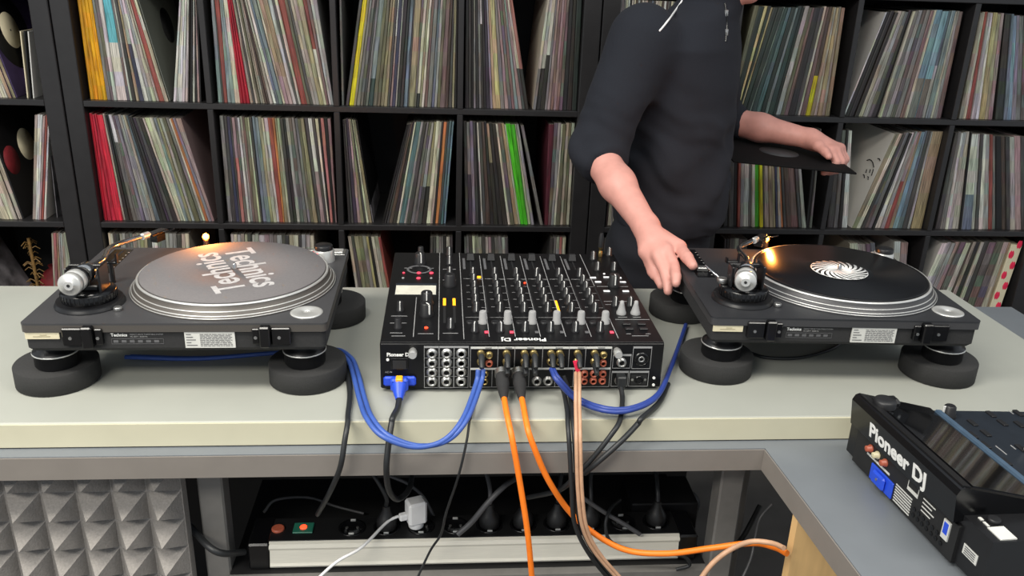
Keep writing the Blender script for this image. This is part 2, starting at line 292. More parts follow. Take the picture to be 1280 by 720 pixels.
   [(905, 906, 'ch', 1), (911, 912, 'd', 1), (917, 918, 'b', 1), (922, 923, 'bk', 1), (925, 926, 'l', 1), (929, 931, 'w', 1), (936, 937, 'g', 1), (940, 940, 'c', 1), (944, 944, 'lg', 1), (950, 949, 'ly', 1), (954, 953, 'd', 1), (956, 955, 'be', 1), (962, 960, 'ta', 1), (967, 964, 'kh', 1), (970, 968, 'nb', 1), (973, 971, 'c', 1), (977, 974, 'o', 1), (980, 976, 'd', 1), (984, 979, 'bn', 1), (990, 985, 'rb', 1), (999, 993, 'd', 1), (1003, 997, 'l', 1), (1008, 1001)],
   [(1008, 1016, 'b', 1), (1012, 1020, 'g', 1), (1015, 1022)]]),
 (2, 2, 2, 283, 166, 'in the cube with the white sketch sleeve', [
   [(1031, 1046, 'w', 1), (1035, 1049, 'd', 1), (1043, 1053, 'g', 1), (1048, 1058, 'ch', 1), (1053, 1061, 'w', 1), (1060, 1066)],
   [(1065, 1119, 'kh', 1), (1071, 1125, 'c', 1), (1076, 1129, 'd', 1), (1080, 1131, 'mg', 1), (1086, 1134, 'g', 1), (1091, 1138, 'ch', 1), (1094, 1141, 'w', 1), (1101, 1144, 'l', 1), (1106, 1147, 'dp', 1, 'bk', .5), (1112, 1150, 'ta', 1), (1117, 1153, 'lb', 1), (1123, 1157, 'sb', 1), (1129, 1160, 'd', 1), (1135, 1164, 'l', 1), (1138, 1166)],
   [(1140, 1166, 'ta', 1), (1153, 1180)]]),
 (2, 3, 2, 290, 166, 'in the cube with the brick red stripe', [
   [(1168, 1194, 'd', 1), (1174, 1198, 'g', 1), (1180, 1201, 'w', 1), (1184, 1204, 'l', 1), (1189, 1208, 'c', 1), (1198, 1213, 'b', 1), (1201, 1215, 'w', 1, 'sb', .6), (1213, 1223, 'l', 1), (1218, 1226, 'd', 1), (1222, 1230, 'w', 1), (1228, 1234, 'l', 1), (1235, 1238, 'bk', 1), (1240, 1242, 'g', 1), (1244, 1245, 'b', 1), (1252, 1252, 'bn', 1), (1257, 1257, 'd', 1), (1262, 1262, 'l', 1), (1268, 1268, 'dp', 1), (1276, 1276, 'd', 3), (1300, 1300)]]),
 (2, 3, 1, 430, 305, 'below the brick red stripe, leaning over', [
   [(1126, 1178, 'w', 1), (1134, 1185, 'l', 2), (1145, 1195, 'dp', 1), (1151, 1200, 'mg', 1), (1158, 1207, 'c', 1), (1165, 1213, 'bn', 1), (1170, 1217, 'be', 1), (1175, 1221, 'mb', 1), (1181, 1226, 'c', 1), (1186, 1230, 'd', 1), (1194, 1237, 'mg', 2), (1212, 1254, 'be', 1), (1219, 1260, 'ta', 1), (1221, 1263)]]),
 (1, 0, 1, 402, 289, 'showing only its top behind the lettered slipmat', [
   [(146, 134, 'c', 2), (154, 141, 'd', 2), (161, 148, 'l', 2), (168, 156, 'g', 2), (176, 165, 'be', 2), (184, 174, 'kh', 2), (192, 183, 'd', 1), (197, 188, 'w', 2), (205, 196, 'g', 2), (214, 206, 'l', 3), (226, 220, 'd', 1), (231, 226, 'c', 2), (240, 236)]]),
 (1, 1, 1, 404, 290, 'between the glowing lamp and strobe knob', [
   [(296, 288, 'c', 2), (303, 296, 'l', 1), (308, 301, 'be', 2), (315, 309, 'd', 1), (319, 314, 'l', 2), (328, 323, 'w', 1), (334, 330, 'dp', 1), (340, 336, 'g', 2), (349, 346, 'l', 1), (355, 352, 'd', 2), (364, 361, 'be', 1), (370, 367, 'c', 1), (375, 373, 'd', 1), (379, 377, 'l', 2), (389, 387, 'c', 1), (394, 392)]]),
 (1, 2, 1, 408, 293, 'in the cube half hidden by the mixer', [
   [(452, 434, 'be', 1), (456, 438, 'd', 1), (461, 442, 'kh', 1), (466, 447, 'ol', 1), (471, 452, 'g', 1), (476, 457, 'py', 1), (479, 460, 'ch', 1), (483, 463, 'c', 1), (488, 467, 'be', 1), (493, 472, 'bk', 1)] + [(497, 475)],
   [(536, 538, 'd', 2), (544, 545, 'l', 1), (549, 549, 'g', 2), (555, 554, 'ch', 1), (559, 558, 'c', 1), (563, 562, 'd', 1), (566, 566)]]),
 (1, 3, 1, 410, 295, 'just above the mixer faders', [
   [(583, 580, 'g', 2), (589, 586, 'd', 1), (594, 590, 'c', 1), (598, 594, 'be', 2), (606, 602, 'd', 1), (610, 606, 'l', 1), (614, 610, 'dp', 1), (618, 614, 'd', 1), (622, 618, 'g', 2), (631, 627, 'w', 1), (635, 631, 'd', 1), (638, 635)],
   [(682, 688, 'd', 1), (686, 692, 'g', 1), (690, 696, 'l', 1), (694, 700, 'sp', 1), (698, 703, 'c', 1), (702, 708)]]),
 (2, 1, 1, 418, 300, 'peeking out behind the bare record', [
   [(898, 906, 'ch', 2), (904, 912, 'd', 1), (910, 918, 'be', 1), (916, 924, 'mg', 1), (921, 929, 'd', 1)] + [(927, 935)]]),
 (2, 2, 1, 424, 303, 'beside the record label on the far shelf', [
   [(1070, 1062, 'c', 2), (1080, 1072, 'l', 2), (1090, 1082, 'mg', 2), (1100, 1094)], [(1080+30, 1118, 'w', 1), (1118, 1126, 'dp', 1), (1125, 1135, 'c', 1), (1131, 1141, 'ch', 1), (1138, 1150)]]),
]
def sleeve_material():
    m = bpy.data.materials.new('record_sleeve'); m.use_nodes = True; nt = m.node_tree; N = nt.nodes; L = nt.links; b = N['Principled BSDF']
    at = N.new('ShaderNodeAttribute'); at.attribute_name = 'Col'
    tc = N.new('ShaderNodeAttribute'); tc.attribute_name = 'Crd'; mp = N.new('ShaderNodeMapping'); mp.inputs['Scale'].default_value = (420, 30, 14)
    nz = N.new('ShaderNodeTexNoise'); nz.inputs['Scale'].default_value = 1; nz.inputs['Detail'].default_value = 3
    L.new(tc.outputs['Vector'], mp.inputs[0]); L.new(mp.outputs[0], nz.inputs['Vector'])
    rp = N.new('ShaderNodeMapRange'); rp.inputs[1].default_value = .3; rp.inputs[2].default_value = .7; rp.inputs[3].default_value = .22; rp.inputs[4].default_value = 1.0
    L.new(nz.outputs['Fac'], rp.inputs[0])
    mf = N.new('ShaderNodeMix'); mf.data_type = 'FLOAT'; mf.inputs['A'].default_value = .85; L.new(at.outputs['Alpha'], mf.inputs['Factor']); L.new(rp.outputs[0], mf.inputs['B'])
    mx = N.new('ShaderNodeVectorMath'); mx.operation = 'SCALE'; L.new(at.outputs['Color'], mx.inputs[0]); L.new(mf.outputs['Result'], mx.inputs['Scale'])
    L.new(mx.outputs[0], b.inputs['Base Color']); b.inputs['Roughness'].default_value = .5
    MATS['sleeve'] = m
sleeve_material()
class Rec:
    """vertices, faces and face colours of sleeves"""
    def __init__(s): s.v = []; s.f = []; s.c = []; s.k = []
    def sleeve(s, xl, xr, tl, tr, zb, zt, y0, y1, rgb, rgb2=None, split=.5, cover=None, busy=False):
        seg = 8; k = len(s.v); cov = lin(cover) if cover else tuple(v*.75 for v in lin(rgb))
        for i in range(seg+1):
            t = i/seg; z = zb+(zt-zb)*t; a = xl+(tl-xl)*t; b = xr+(tr-xr)*t; w = (b-a)*.18
            for x, y in ((a+w*.0, y0+.0015), (a+w, y0), (b-w, y0), (b, y0+.0015), (b, y1), (a, y1)): s.v.append((x, y, z)); s.k.append((x-a+xl, y, z))
        for i in range(seg):
            t = 1-(i+.5)/seg; q = lin(rgb2) if (rgb2 and t > split) else lin(rgb)
            amp = .55 if busy else .22
            q = tuple(v*(1-amp/2+amp*random.random()) for v in q)
            for j in range(6):
                s.f.append((k+i*6+j, k+i*6+(j+1) % 6, k+i*6+6+(j+1) % 6, k+i*6+6+j)); s.c.append(q if j in (0, 1, 2) else (*cov, 0.))
        s.f.append(tuple(k+j for j in reversed(range(6)))); s.c.append(lin((150, 146, 138)))
        s.f.append(tuple(k+seg*6+j for j in range(6))); s.c.append(tuple(.5*v+.5*w for v, w in zip(cov, lin((190, 184, 170)))))
    def build(s, name, loc=None, parent=None):
        if loc is None:
            n = len(s.v); loc = Vector((sum(v[0] for v in s.v)/n, min(v[1] for v in s.v), min(v[2] for v in s.v)))
        me = bpy.data.meshes.new(name); me.from_pydata([tuple(Vector(v)-loc) for v in s.v], [], s.f)
        a = me.color_attributes.new('Col', 'FLOAT_COLOR', 'CORNER'); cols = []
        for f, c in zip(s.f, s.c): cols += [*c[:3], (c[3] if len(c) > 3 else 1.0)]*len(f)
        kk = me.attributes.new('Crd', 'FLOAT_VECTOR', 'POINT'); kk.data.foreach_set('vector', [q for p in s.k for q in p])
        a.data.foreach_set('color', cols); me.materials.append(MATS['sleeve']); me.update()
        return link(name, me, parent, loc)
specs = []; bayrecs = []
YR = YS+.024
for (u, col, row, yb, yt, phrase, groups) in BAYS:
    z0 = .05+row*CP; x0 = UX[u]+.05+col*CP
    lo, hi = x0+.0015, x0+CW-.0015
    for gi, grp in enumerate(groups):
        def edge(q):
            pb = atY(q[0], yb, YR); pt = atY(q[1], yt, YR); sl = (pt.x-pb.x)/max(.02, pt.z-z0)
            return pb.x, sl
        E_ = [edge(q) for q in grp]
        for i in range(len(grp)-1):
            q = grp[i]; n = q[3]
            for j in range(n):
                f0, f1 = j/n, (j+1)/n
                bl = E_[i][0]*(1-f0)+E_[i+1][0]*f0; br = E_[i][0]*(1-f1)+E_[i+1][0]*f1
                sl = E_[i][1]*(1-f0)+E_[i+1][1]*f0; sr = E_[i][1]*(1-f1)+E_[i+1][1]*f1
                H = .312+random.uniform(-.003, .002); cs = 1/math.sqrt(1+((sl+sr)/2)**2); zt = z0+H*cs
                g = .0002
                X = [bl+g, br-g, bl+sl*(zt-z0)+g, br+sr*(zt-z0)-g]
                if X[3] < X[2]+.0006: X[3] = X[2]+.0006
                if X[1] < X[0]+.0006: X[1] = X[0]+.0006
                X = [min(hi, max(lo, v)) for v in X]
                if X[1]-X[0] < .0005 or X[3]-X[2] < .0004: continue
                vis = (X[1]-X[0]) * (.12 if row == 1 and u < 2 else 1)
                bayrecs.append((phrase, gi, AB[q[2]]))
                specs.append((vis, len(bayrecs)-1, AB[q[2]], phrase, X, z0+.0003, zt, YR+random.uniform(-.003, .004), AB[q[4]] if len(q) > 4 else None, q[5] if len(q) > 5 else .5, (grp is groups[0] and i == len(grp)-2) or ('sketch' in phrase and gi == 1 and i == 0)))
specs.sort(key=lambda s: -s[0])
rest = Rec()
LAB = []
for n_, (ph, gi, cn) in enumerate(bayrecs):
    nb = None
    for m_ in (n_-1, n_+1):
        if 0 <= m_ < len(bayrecs) and bayrecs[m_][:2] == (ph, gi) and bayrecs[m_][2] != cn: nb = bayrecs[m_][2]; break
    LAB.append(nb)
from collections import Counter
CNT = Counter((s[2], s[3], s[8]) for s in specs[:300])
for k, (vis, ri, cname, phrase, X, zb, zt, y0, c2, sp, last) in enumerate(specs):
    r = Rec() if k < 300 else rest
    base = PAL[cname]; jit = random.uniform(.9, 1.08); rgb = tuple(min(250, v*jit) for v in base)
    cover = None
    if last and 'mustard' in phrase: cover = (96, 100, 90)
    if last and 'sketch' in phrase and cname == 'khaki': cover = (240, 238, 230)
    if last and 'teal' in phrase: cover = (30, 32, 30)
    if last and 'purple' in phrase: cover = (64, 44, 92)
    if last and 'black label' in phrase: cover = (24, 23, 24)
    r.sleeve(X[0], X[1], X[2], X[3], zb, zt, y0, y0+.313, rgb, PAL[c2] if c2 else None, sp, cover, busy='mottled' in cname)
    if k < 300:
        two = ' and ' + c2 if c2 and c2 != cname else ''
        ro = r.build('record_sleeve')
        if last and 'sketch' in phrase and cname == 'khaki': SKETCH = (ro, X, zb, zt, y0)
        lab = f'{cname}{two} record sleeve {phrase}'
        if CNT[(cname, phrase, c2)] > 1 and LAB[ri]: lab = f'{cname}{two} sleeve beside {LAB[ri]} one {phrase}'
        if len(lab.split()) > 16: lab = f'{cname}{two} sleeve {phrase}'
        tag(ro, lab, 'record', 'records ' + phrase)
# cubes nobody sees straight into, and the floor-level rows
def fill(u, col, row, x1=CW):
    x = UX[u]+.05+col*CP+.003; end = UX[u]+.05+col*CP+x1-.004; z0 = .05+row*CP; names = ['cream', 'grey', 'light grey', 'charcoal', 'beige', 'black', 'steel blue', 'brown', 'white', 'dark grey'] if u < 3 else ['cream', 'tan', 'beige', 'brown', 'white', 'rose brown', 'khaki', 'dark brown']
    while x < end-.006:
        w = random.uniform(.003, .007); rest.sleeve(x, x+w-.0004, x, x+w-.0004, z0+.0003, z0+.312, YR, YR+.313, PAL[random.choice(names)]); x += w
for u, col, row in ((0, 2, 3), (0, 2, 2), (0, 2, 1), (2, 0, 3), (2, 0, 2), (2, 0, 1), *[(3, c, r) for c in range(3) for r in (1, 2, 3)]): fill(u, col, row)
rs = tag(rest.build('record_sleeve_fill'), 'thin record sleeves packed between the broader ones in the shelves', 'records'); rs['kind'] = 'stuff'

# ------------------------------------------------------------------ table and desk
TZ = .852
t = thing('tabletop', 'long pale grey tabletop with a cream front edge under both turntables', 'table', (0, 1.42, TZ-.04))
G().box(-1.30, 1.14, -.279, .28, 0, .04, bev=.0015).build('board', 'table_top', t)
G().box(-1.30, 1.14, -.283, -.2792, .001, .0385).build('edge_band', 'table_edge', t)
DZ = .811
t = thing('corner_desk', 'grey L-shaped corner desk with steel legs under the pale tabletop', 'desk', (0, 1.2, 0))
wt = G()
def lshape(g, z0, z1, i=0.):
    pts = [(-1.30, .50), (-1.30, -.085+i), (.508+i, -.085+i), (.535+i, -.60), (1.30, -.60), (1.30, .50)]
    g.prism(pts, z1-z0, T3((0, 0, z0)))
lshape(wt, DZ-.0365, DZ-.0005)
wt.build('worktop', 'desk_grey', t)
G().box(-1.30, .507, -.0875, -.0852, DZ-.0385, DZ-.002).build('edge_band', 'desk_edge', t)
g = G(); a = Vector((.506, -.0875)); b = Vector((.533, -.60))
g.add([(a.x, a.y, DZ-.0385), (b.x, b.y, DZ-.0385), (b.x, b.y, DZ-.002), (a.x, a.y, DZ-.002), (a.x+.0018, a.y, DZ-.0385), (b.x+.0018, b.y, DZ-.0385), (b.x+.0018, b.y, DZ-.002), (a.x+.0018, a.y, DZ-.002)],
      [(3, 2, 1, 0), (4, 5, 6, 7), (0, 1, 5, 4), (2, 3, 7, 6), (1, 2, 6, 5), (3, 0, 4, 7)]); g.build('edge_band', 'desk_edge', t)
lg = G().box(-.02, .02, -.02, .02, 0, DZ-.037, bev=.003).mesh('leg', 'steel_grey')
for x, y in ((-.37, 0.02), (.487, -.01), (-1.25, .02), (-1.25, .45), (.545, .10), (1.26, .45), (1.26, -.55), (.58, -.55)): link('leg', lg, t, (x, y, 0))
TRZ = atY(600, 703, 1.205).z-.0015
cb = G().box(-.35, .467, -.028, -.010, TRZ-.028, TRZ).build('crossbar', 'steel_grey', t)
G().box(-.35, .467, -.010, .27, TRZ-.010, TRZ).build('cable_tray', 'black_matte', t)
G().box(-1.24, .58, .47, .485, .05, DZ-.04).build('modesty_panel', 'shelf_back', t)  # black sheet added to keep the space under the desk dark

# acoustic foam panel
g = G(); x0, z0, P = -.94, .23, .0535; nx, nz = 10, 10; y0 = 1.172
PZ = .0535
g.box(x0, x0+nx*P, y0, y0+.022, z0, z0+nz*PZ)
for i in range(nx):
    for k in range(nz):
        a, b = x0+i*P, z0+k*PZ; e = .0012
        vs = [(a+e, y0-.0, b+e), (a+P-e, y0, b+e), (a+P-e, y0, b+PZ-e), (a+e, y0, b+PZ-e), (a+P/2, y0-.042, b+PZ/2)]
        g.add(vs, [(0, 1, 4), (1, 2, 4), (2, 3, 4), (3, 0, 4)])
tag(g.build('acoustic_foam_panel', 'foam'), 'grey pyramid acoustic foam panel hung under the desk front', 'foam panel')

# birch board under the wing
tag(G().box(.515, .97, .985, 1.003, .06, .771).build('plywood_panel', 'birch'), 'bare birch plywood panel standing under the desk wing', 'panel')

# ------------------------------------------------------------------ turntables
def turntable(cx, cy, rz, label, deck, side_m, arm_rot, arm_lift, group, fx):
    t = thing('turntable', label, 'turntable', (cx, cy, TZ), rz, group)
    W2, D2 = .2265, .18
    pl = G(); r = .008; pts = []
    for (sx, sy, a0) in ((1, -1, -90), (1, 1, 0), (-1, 1, 90), (-1, -1, 180)):
        for k in range(5): a = math.radians(a0+k*22.5); pts.append((sx*(W2-r)+r*math.cos(a), sy*(D2-r)+r*math.sin(a)))
    pl.prism(pts, .003, T3((0, 0, .123))); top = pl.build('top_plate', deck, t)
    G().prism([(x*.9995, y*.9995) for x, y in pts], .0115, T3((0, 0, .1115))).build('upper_chassis', side_m, t)
    lo = G(); q = [(x*.985, y*.98) for x, y in pts]; q2 = [(x*.965, y*.955) for x, y in pts]; n = len(q)
    lo.add([(x, y, .1115) for x, y in q]+[(x, y, .084) for x, y in q]+[(x, y, .078) for x, y in q2],
           [tuple(range(n))]+[(i+n, (i+1) % n+n, (i+1) % n, i) for i in range(n)]+[(i+2*n, (i+1) % n+2*n, (i+1) % n+n, i+n) for i in range(n)]+[tuple(reversed(range(2*n, 3*n)))])
    lo.build('base', 'black_rubber', t)
    # feet with silver ring
    ft = G().lathe([(.0305, 0), (.033, .004), (.033, .022), (.034, .0225), (.034, .026), (.028, .028), (.024, .036), (.022, .045)], 28).mesh('foot', 'black_satin')
    rg = G().lathe([(.0335, 0), (.0348, .0005), (.0348, .0022), (.0335, .0027)], 28, cap=False).mesh('foot_ring', 'silver_bright')
    for x in fx:
        for y in (-.128, .128):
            f = link('foot', ft, t, (x, y, .0345)); link('foot_ring', rg, f, (0, 0, .0225))
    # platter
    px, py = .052, -.002
    pt = G().lathe([(.168, .1262), (.1675, .129), (.1655, .1315), (.1645, .1315), (.163, .135), (.161, .137), (.1595, .137), (.158, .1405), (.1565, .1425), (.1555, .1455), (.1525, .147), (.1500, .1465), (.149, .1445), (.01, .1445)], 96, x=px, y=py)
    pt = pt.build('platter', side_m, t)
    for rr, zz, w in ((.1545, .1464, .0021), (.1603, .1372, .0009), (.1650, .1317, .0009), (.1676, .1285, .0007)):
        G().lathe([(rr-w, zz), (rr-w*.6, zz+w*.6), (rr, zz+w*.7), (rr+w, zz-w*.1), (rr+w, zz-w*.6)], 96, cap=False, x=px, y=py).build('rim', 'silver_bright', pt)
    G().lathe([(.0038, .1445), (.0036, .158), (.002, .1605)], 16, x=px, y=py).build('spindle', 'chrome', pt)
    # 45 adapter disc, strobe, lamp, switch, pitch fader
    G().lathe([(.0255, .126), (.0255, .1268), (.022, .1278), (.021, .1275), (.006, .1275), (.005, .1262)], 40, x=.19, y=-.137).build('adapter_disc', 'silver_bright', t)
    sb = G().lathe([(.019, .126), (.019, .146), (.018, .148)], 32, x=.188, y=.112).build('strobe_housing', 'silver_bright', t)
    G().lathe([(.0165, .1475), (.0165, .155), (.0155, .1565), (.004, .1568)], 32, x=.188, y=.112).build('power_dial', 'black_satin', sb)
    g = G()
    for k in range(7):
        a = math.radians(180+k*9); b = math.radians(180+(k+1)*9)
        g.add([(.188+.0193*math.cos(a), .112+.0193*math.sin(a), .133), (.188+.0193*math.cos(b), .112+.0193*math.sin(b), .133), (.188+.0193*math.cos(b), .112+.0193*math.sin(b), .145), (.188+.0193*math.cos(a), .112+.0193*math.sin(a), .145)], [(0, 1, 2, 3)])
    g.build('strobe_window', 'strobe_red', sb)
    G().box(.165, .222, .142, .174, .1258, .1272, bev=.0006).build('switch_plate', 'silver', t)
    sw = G().box(.19, .218, .148, .17, .127, .130, bev=.0008).build('start_button', 'silver_bright', t)
    for k in range(2): G().box(.130+k*.02, .146+k*.02, .163, .173, .1258, .1285, bev=.0006).build('speed_button', 'silver', t)
    lp = G().lathe([(.0055, .126), (.0055, .148), (.0048, .150)], 20, x=-.034, y=.156).build('target_lamp', 'black_satin', t)
    G().lathe([(.0015, -.006), (.0046, -.004), (.006, 0), (.0046, .004), (.0015, .006)], 16, x=-.034, y=.156, z=.1565).build('bulb', 'bulb', lp)
    L_ = bpy.data.lights.new('target_lamp_light', 'POINT'); L_.energy = .7; L_.color = (1, .33, .06); L_.shadow_soft_size = .006
    lo_ = bpy.data.objects.new('target_lamp_light', L_); S.collection.objects.link(lo_); lo_.parent = lp; lo_.location = (-.034, .150, .166)
    G().box(-.205, -.172, .008, .168, .1258, .1266).build('pitch_panel', 'black_gloss', t)
    pf = G().box(-.190, -.186, .014, .160, .1264, .1268).build('pitch_slot', 'black_matte', t)
    G().box(-.199, -.178, .036, .050, .1266, .1345, bev=.0015).build('pitch_fader', 'silver', t)
    for k in range(9): G().box(-.176, -.173, .022+k*.016, .0226+k*.016, .1264, .1268).build('pitch_mark', 'white_print', pf)
    # tonearm: base, pillar, gimbal, tube, counterweight, headshell, lift, rest
    ax, ay = -.153, -.098
    G().lathe([(.052, .126), (.052, .1285), (.049, .131), (.049, .1345)], 48, x=ax, y=ay).build('arm_base', 'black_satin', t)
    hr = G().lathe([(.040, .1345), (.041, .137), (.041, .149), (.039, .151), (.012, .151)], 48, x=ax, y=ay).build('height_ring', 'black_gloss', t)
    g = G()
    for k in range(36):
        a = 2*math.pi*k/36; c, s_ = math.cos(a), math.sin(a)
        g.box(.0405, .0417, -.0009, .0009, .138, .148, M=T3((ax, ay, 0)) @ Matrix.Rotation(a, 4, 'Z'))
    g.build('grip_ridges', 'black_satin', hr)
    br = G(); br.box(ax-.020, ax+.020, ay-.012, ay+.02, .151, .160, bev=.002)
    br.box(ax+.0235, ax+.0275, ay-.020, ay+.018, .150, .192, bev=.0015); br.box(ax-.0275, ax-.0235, ay-.012, ay+.014, .151, .188, bev=.0015)
    br.box(ax-.027, ax+.027, ay+.004, ay+.012, .182, .189, bev=.001); br.build('gimbal_bracket', 'black_satin', t)
    arm = bpy.data.objects.new('tonearm', None)
    A = G(); A.lathe([(.014, -.012), (.0155, -.010), (.0155, .010), (.014, .012)], 28, M=RX90)
    tm = A.mesh('tonearm', 'chrome')
    arm = link('tonearm', tm, t, (ax, ay, .1775), (arm_lift, 0, arm_rot))
    G().tube(spline([(0, .008, 0), (0, .04, .001), (0, .07, .001), (-.012, .115, .0), (-.012, .15, -.001), (.006, .195, -.002), (.014, .212, -.002)], 8), .0045, 12).build('arm_tube', 'chrome', arm)
    G().tube([(.013, .205, -.002), (.018, .222, -.003)], .006, 14).build('collar', 'silver_bright', arm)
    hs = G(); hs.box(-.009, .009, 0, .045, -.004, .001, bev=.001); hs.box(-.008, .008, .012, .036, -.018, -.004, bev=.001); hs.tube([(.009, .03, -.001), (.022, .036, .002), (.03, .034, .006)], .0012, 6)
    hm = hs.mesh('headshell', 'black_gloss'); link('headshell', hm, arm, (.018, .221, -.003), (0, 0, -.35))
    G().tube([(0, -.045, 0), (0, .004, 0)], .0055, 14).build('rear_stub', 'silver', arm)
    cw = G().lathe([(.006, .062), (.0075, .0625), (.0075, .060), (.0155, .060), (.0175, .058), (.0175, .048), (.0168, .0475), (.0168, .0455), (.0175, .045), (.0175, .034), (.0165, .0325), (.0165, .026), (.014, .024)], 40, M=Matrix.Rotation(math.pi/2, 4, 'X'))
    cwo = cw.build('counterweight', 'silver_bright', arm)
    G().lathe([(.0172, .0335), (.0184, .0325), (.0184, .0265), (.0172, .0255)], 40, M=Matrix.Rotation(math.pi/2, 4, 'X'), cap=False).build('scale_ring', 'black_gloss', cwo)
    G().lathe([(.0025, .0622), (.0025, .0626)], 14, M=Matrix.Rotation(math.pi/2, 4, 'X')).build('stub_hole', 'black_matte', cwo)
    G().cyl(.009, .009, 24, x=ax-.035, y=ay+.012, z=.1512, bev=.001).build('antiskate_dial', 'silver', t)
    rest_ = G(); rest_.cyl(.004, .035, 12, x=ax+.004, y=ay+.092, z=.126); rest_.box(ax-.008, ax+.016, ay+.088, ay+.096, .160, .164, bev=.001); rest_.box(ax+.013, ax+.016, ay+.088, ay+.096, .162, .178); rest_.box(ax-.008, ax-.005, ay+.088, ay+.096, .162, .170)
    rest_.build('arm_rest', 'black_satin', t)
    lv = G(); lv.tube([(ax-.03, ay+.03, .150), (ax-.045, ay+.042, .160), (ax-.052, ay+.066, .163)], .002, 8); lv.build('cue_lever', 'chrome', t)
    G().cyl(.0065, .006, 20, x=ax+.052, y=ay-.030, z=.126, bev=.001).build('lock_screw', 'silver', t)
    # rear face: hinge brackets, labels, writing
    y = -D2
    def bracket(x0, flip):
        g = G(); s_ = -1 if flip else 1
        g.box(x0, x0+.029, y-.005, y+.006, .091, .1195, bev=.0015); g.box(x0+.030, x0+.046, y-.012, y+.006, .089, .1235, bev=.002) if not flip else g.box(x0-.017, x0-.001, y-.012, y+.006, .089, .1235, bev=.002)
        g.box(x0+.047, x0+.058, y-.004, y+.006, .092, .118, bev=.0012) if not flip else g.box(x0-.029, x0-.018, y-.004, y+.006, .092, .118, bev=.0012)
        b = g.build('hinge_bracket', 'black_gloss', t)
        for sx in (.012, .052 if not flip else -.0235): G().cyl(.0026, .0012, 12, M=T3((x0+sx, y-.0062+.0012, .104)) @ RX90).build('screw', 'silver', b)
    bracket(-.166, False); bracket(.142, True)
    lb = G().box(-.2215, -.172, y+.0015, y+.0042, .1000, .1105).build('serial_label', 'label_cream', t)
    g = G(); g.box(-.21, -.185, y+.001, y+.0016, .104, .1046); g.box(-.20, -.19, y+.001, y+.0016, .1065, .1071); g.build('print', 'tan_print', lb)
    wl = G().box(.011, .086, y+.0012, y+.0042, .0845, .1115).build('rating_label', 'label_white', t)
    g = G(); random.seed(3)
    for k in range(9):
        x = .034
        while x < .080:
            w = random.uniform(.002, .008); g.box(x, min(x+w, .082), y+.0008, y+.0013, .0875+k*.0024, .0884+k*.0024); x += w+.0012
    for k in range(5): g.box(.0135, .0135+random.uniform(.006, .016), y+.0008, y+.0013, .0885+k*.0045, .0896+k*.0045)
    g.build('print', 'dim_print', wl)
    M = T3((-.098, y+.0035, .1035)) @ RX90
    text('brand_text', 'Technics', .0068, 'white_print', t, M, bold=.00018)
    text('model_text', 'DIRECT DRIVE TURNTABLE SYSTEM', .0031, 'grey_print', t, T3((-.070, y+.0035, .1055)) @ RX90)
    text('model_text', 'AC 230 V  50/60 Hz', .0031, 'grey_print', t, T3((-.070, y+.0035, .1018)) @ RX90)
    g = G(); f = [(-.098, -.021, .0990, .0994), (-.098, -.021, .0905, .0909), (-.098, -.0976, .0905, .0994), (-.0214, -.021, .0905, .0994), (-.066, -.0656, .0905, .0994)]
    for a, b, c, d in f: g.box(a, b, y+.003, y+.0036, c, d)
    for k in range(6): g.box(-.095+k*.012, -.088+k*.012, y+.003, y+.0036, .093, .0968)
    g.build('spec_box', 'dim_print', t)
    return t
mat('tan_print', (150, 140, 110), .6)
TL = (-.4013, 1.3977, .0069); TR = (.6758, 1.4154, -.0427)
turntable(*TL, 'dark grey turntable carrying the lettered slipmat', 'deck_grey', 'deck_side', -.04, -.02, 'pair of turntables seen from behind', (-.204, .182))
turntable(*TR, 'black turntable playing the record with a swirl label', 'deck_black', 'deck_grey', -.30, -.02, 'pair of turntables seen from behind', (-.188, .203))
padm = G().lathe([(.060, 0), (.0625, .0015), (.0625, .0325), (.061, .0345), (.02, .0345)], 48).mesh('isolation_pad', 'pad_foam')
def loc(tt, x, y):
    c, s = math.cos(tt[2]), math.sin(tt[2]); return (tt[0]+c*x-s*y, tt[1]+s*x+c*y)
for tt, nm in ((TL, 'slipmat'), (TR, 'playing')):
    for x, y in ((-.212 if tt is TL else -.190, -.116), (.184 if tt is TL else .206, -.118), (-.196, .14), (.196, .14)):
        X, Y = loc(tt, x, y)
        nmx = {'slipmat': 'the turntable with the lettered slipmat', 'playing': 'the turntable with the swirl label record'}[nm]
        cn = {(0, 0): 'tonearm rear corner', (1, 0): 'silver disc corner', (0, 1): 'pitch fader corner', (1, 1): 'strobe knob corner'}[(int(x > 0), int(y > 0))]
        tag(link('isolation_pad', padm, None, (X, Y, TZ+.0002)), f'thick black foam pad under {cn} of {nmx}', 'isolation pad', 'foam pads under the turntables')

# slipmat with mirrored lettering
cx, cy = loc(TL, .052, -.002)
sm = thing('slipmat', 'grey felt slipmat with pale lettering on the platter', 'slipmat', (cx, cy, TZ+.1474))
G().lathe([(.1515, 0), (.1518, .0012), (.1512, .0022), (.0045, .0022), (.0045, 0), (.1515, 0)], 96, cap=False).build('felt', 'slipmat', sm)
def lettering(ang, off):
    o = text('lettering', 'Technics', .05, 'slip_print', sm, Matrix(), extrude=.0002, bold=.0009)
    xs = [v.co.x for v in o.data.vertices]; ys = [v.co.y for v in o.data.vertices]; w = max(xs)-min(xs); k = .205/w
    o.data.transform(Matrix.Rotation(ang, 4, 'Z') @ T3((-.1025, off, .0024)) @ Matrix.Diagonal((k, k*1.2, 1, 1)) @ T3((-min(xs), 0, 0)))
A0 = math.atan2(atZ(336, 376, TZ+.147).y-atZ(282, 314, TZ+.147).y, atZ(336, 376, TZ+.147).x-atZ(282, 314, TZ+.147).x)
lettering(A0, .007); lettering(A0+math.pi, .007)

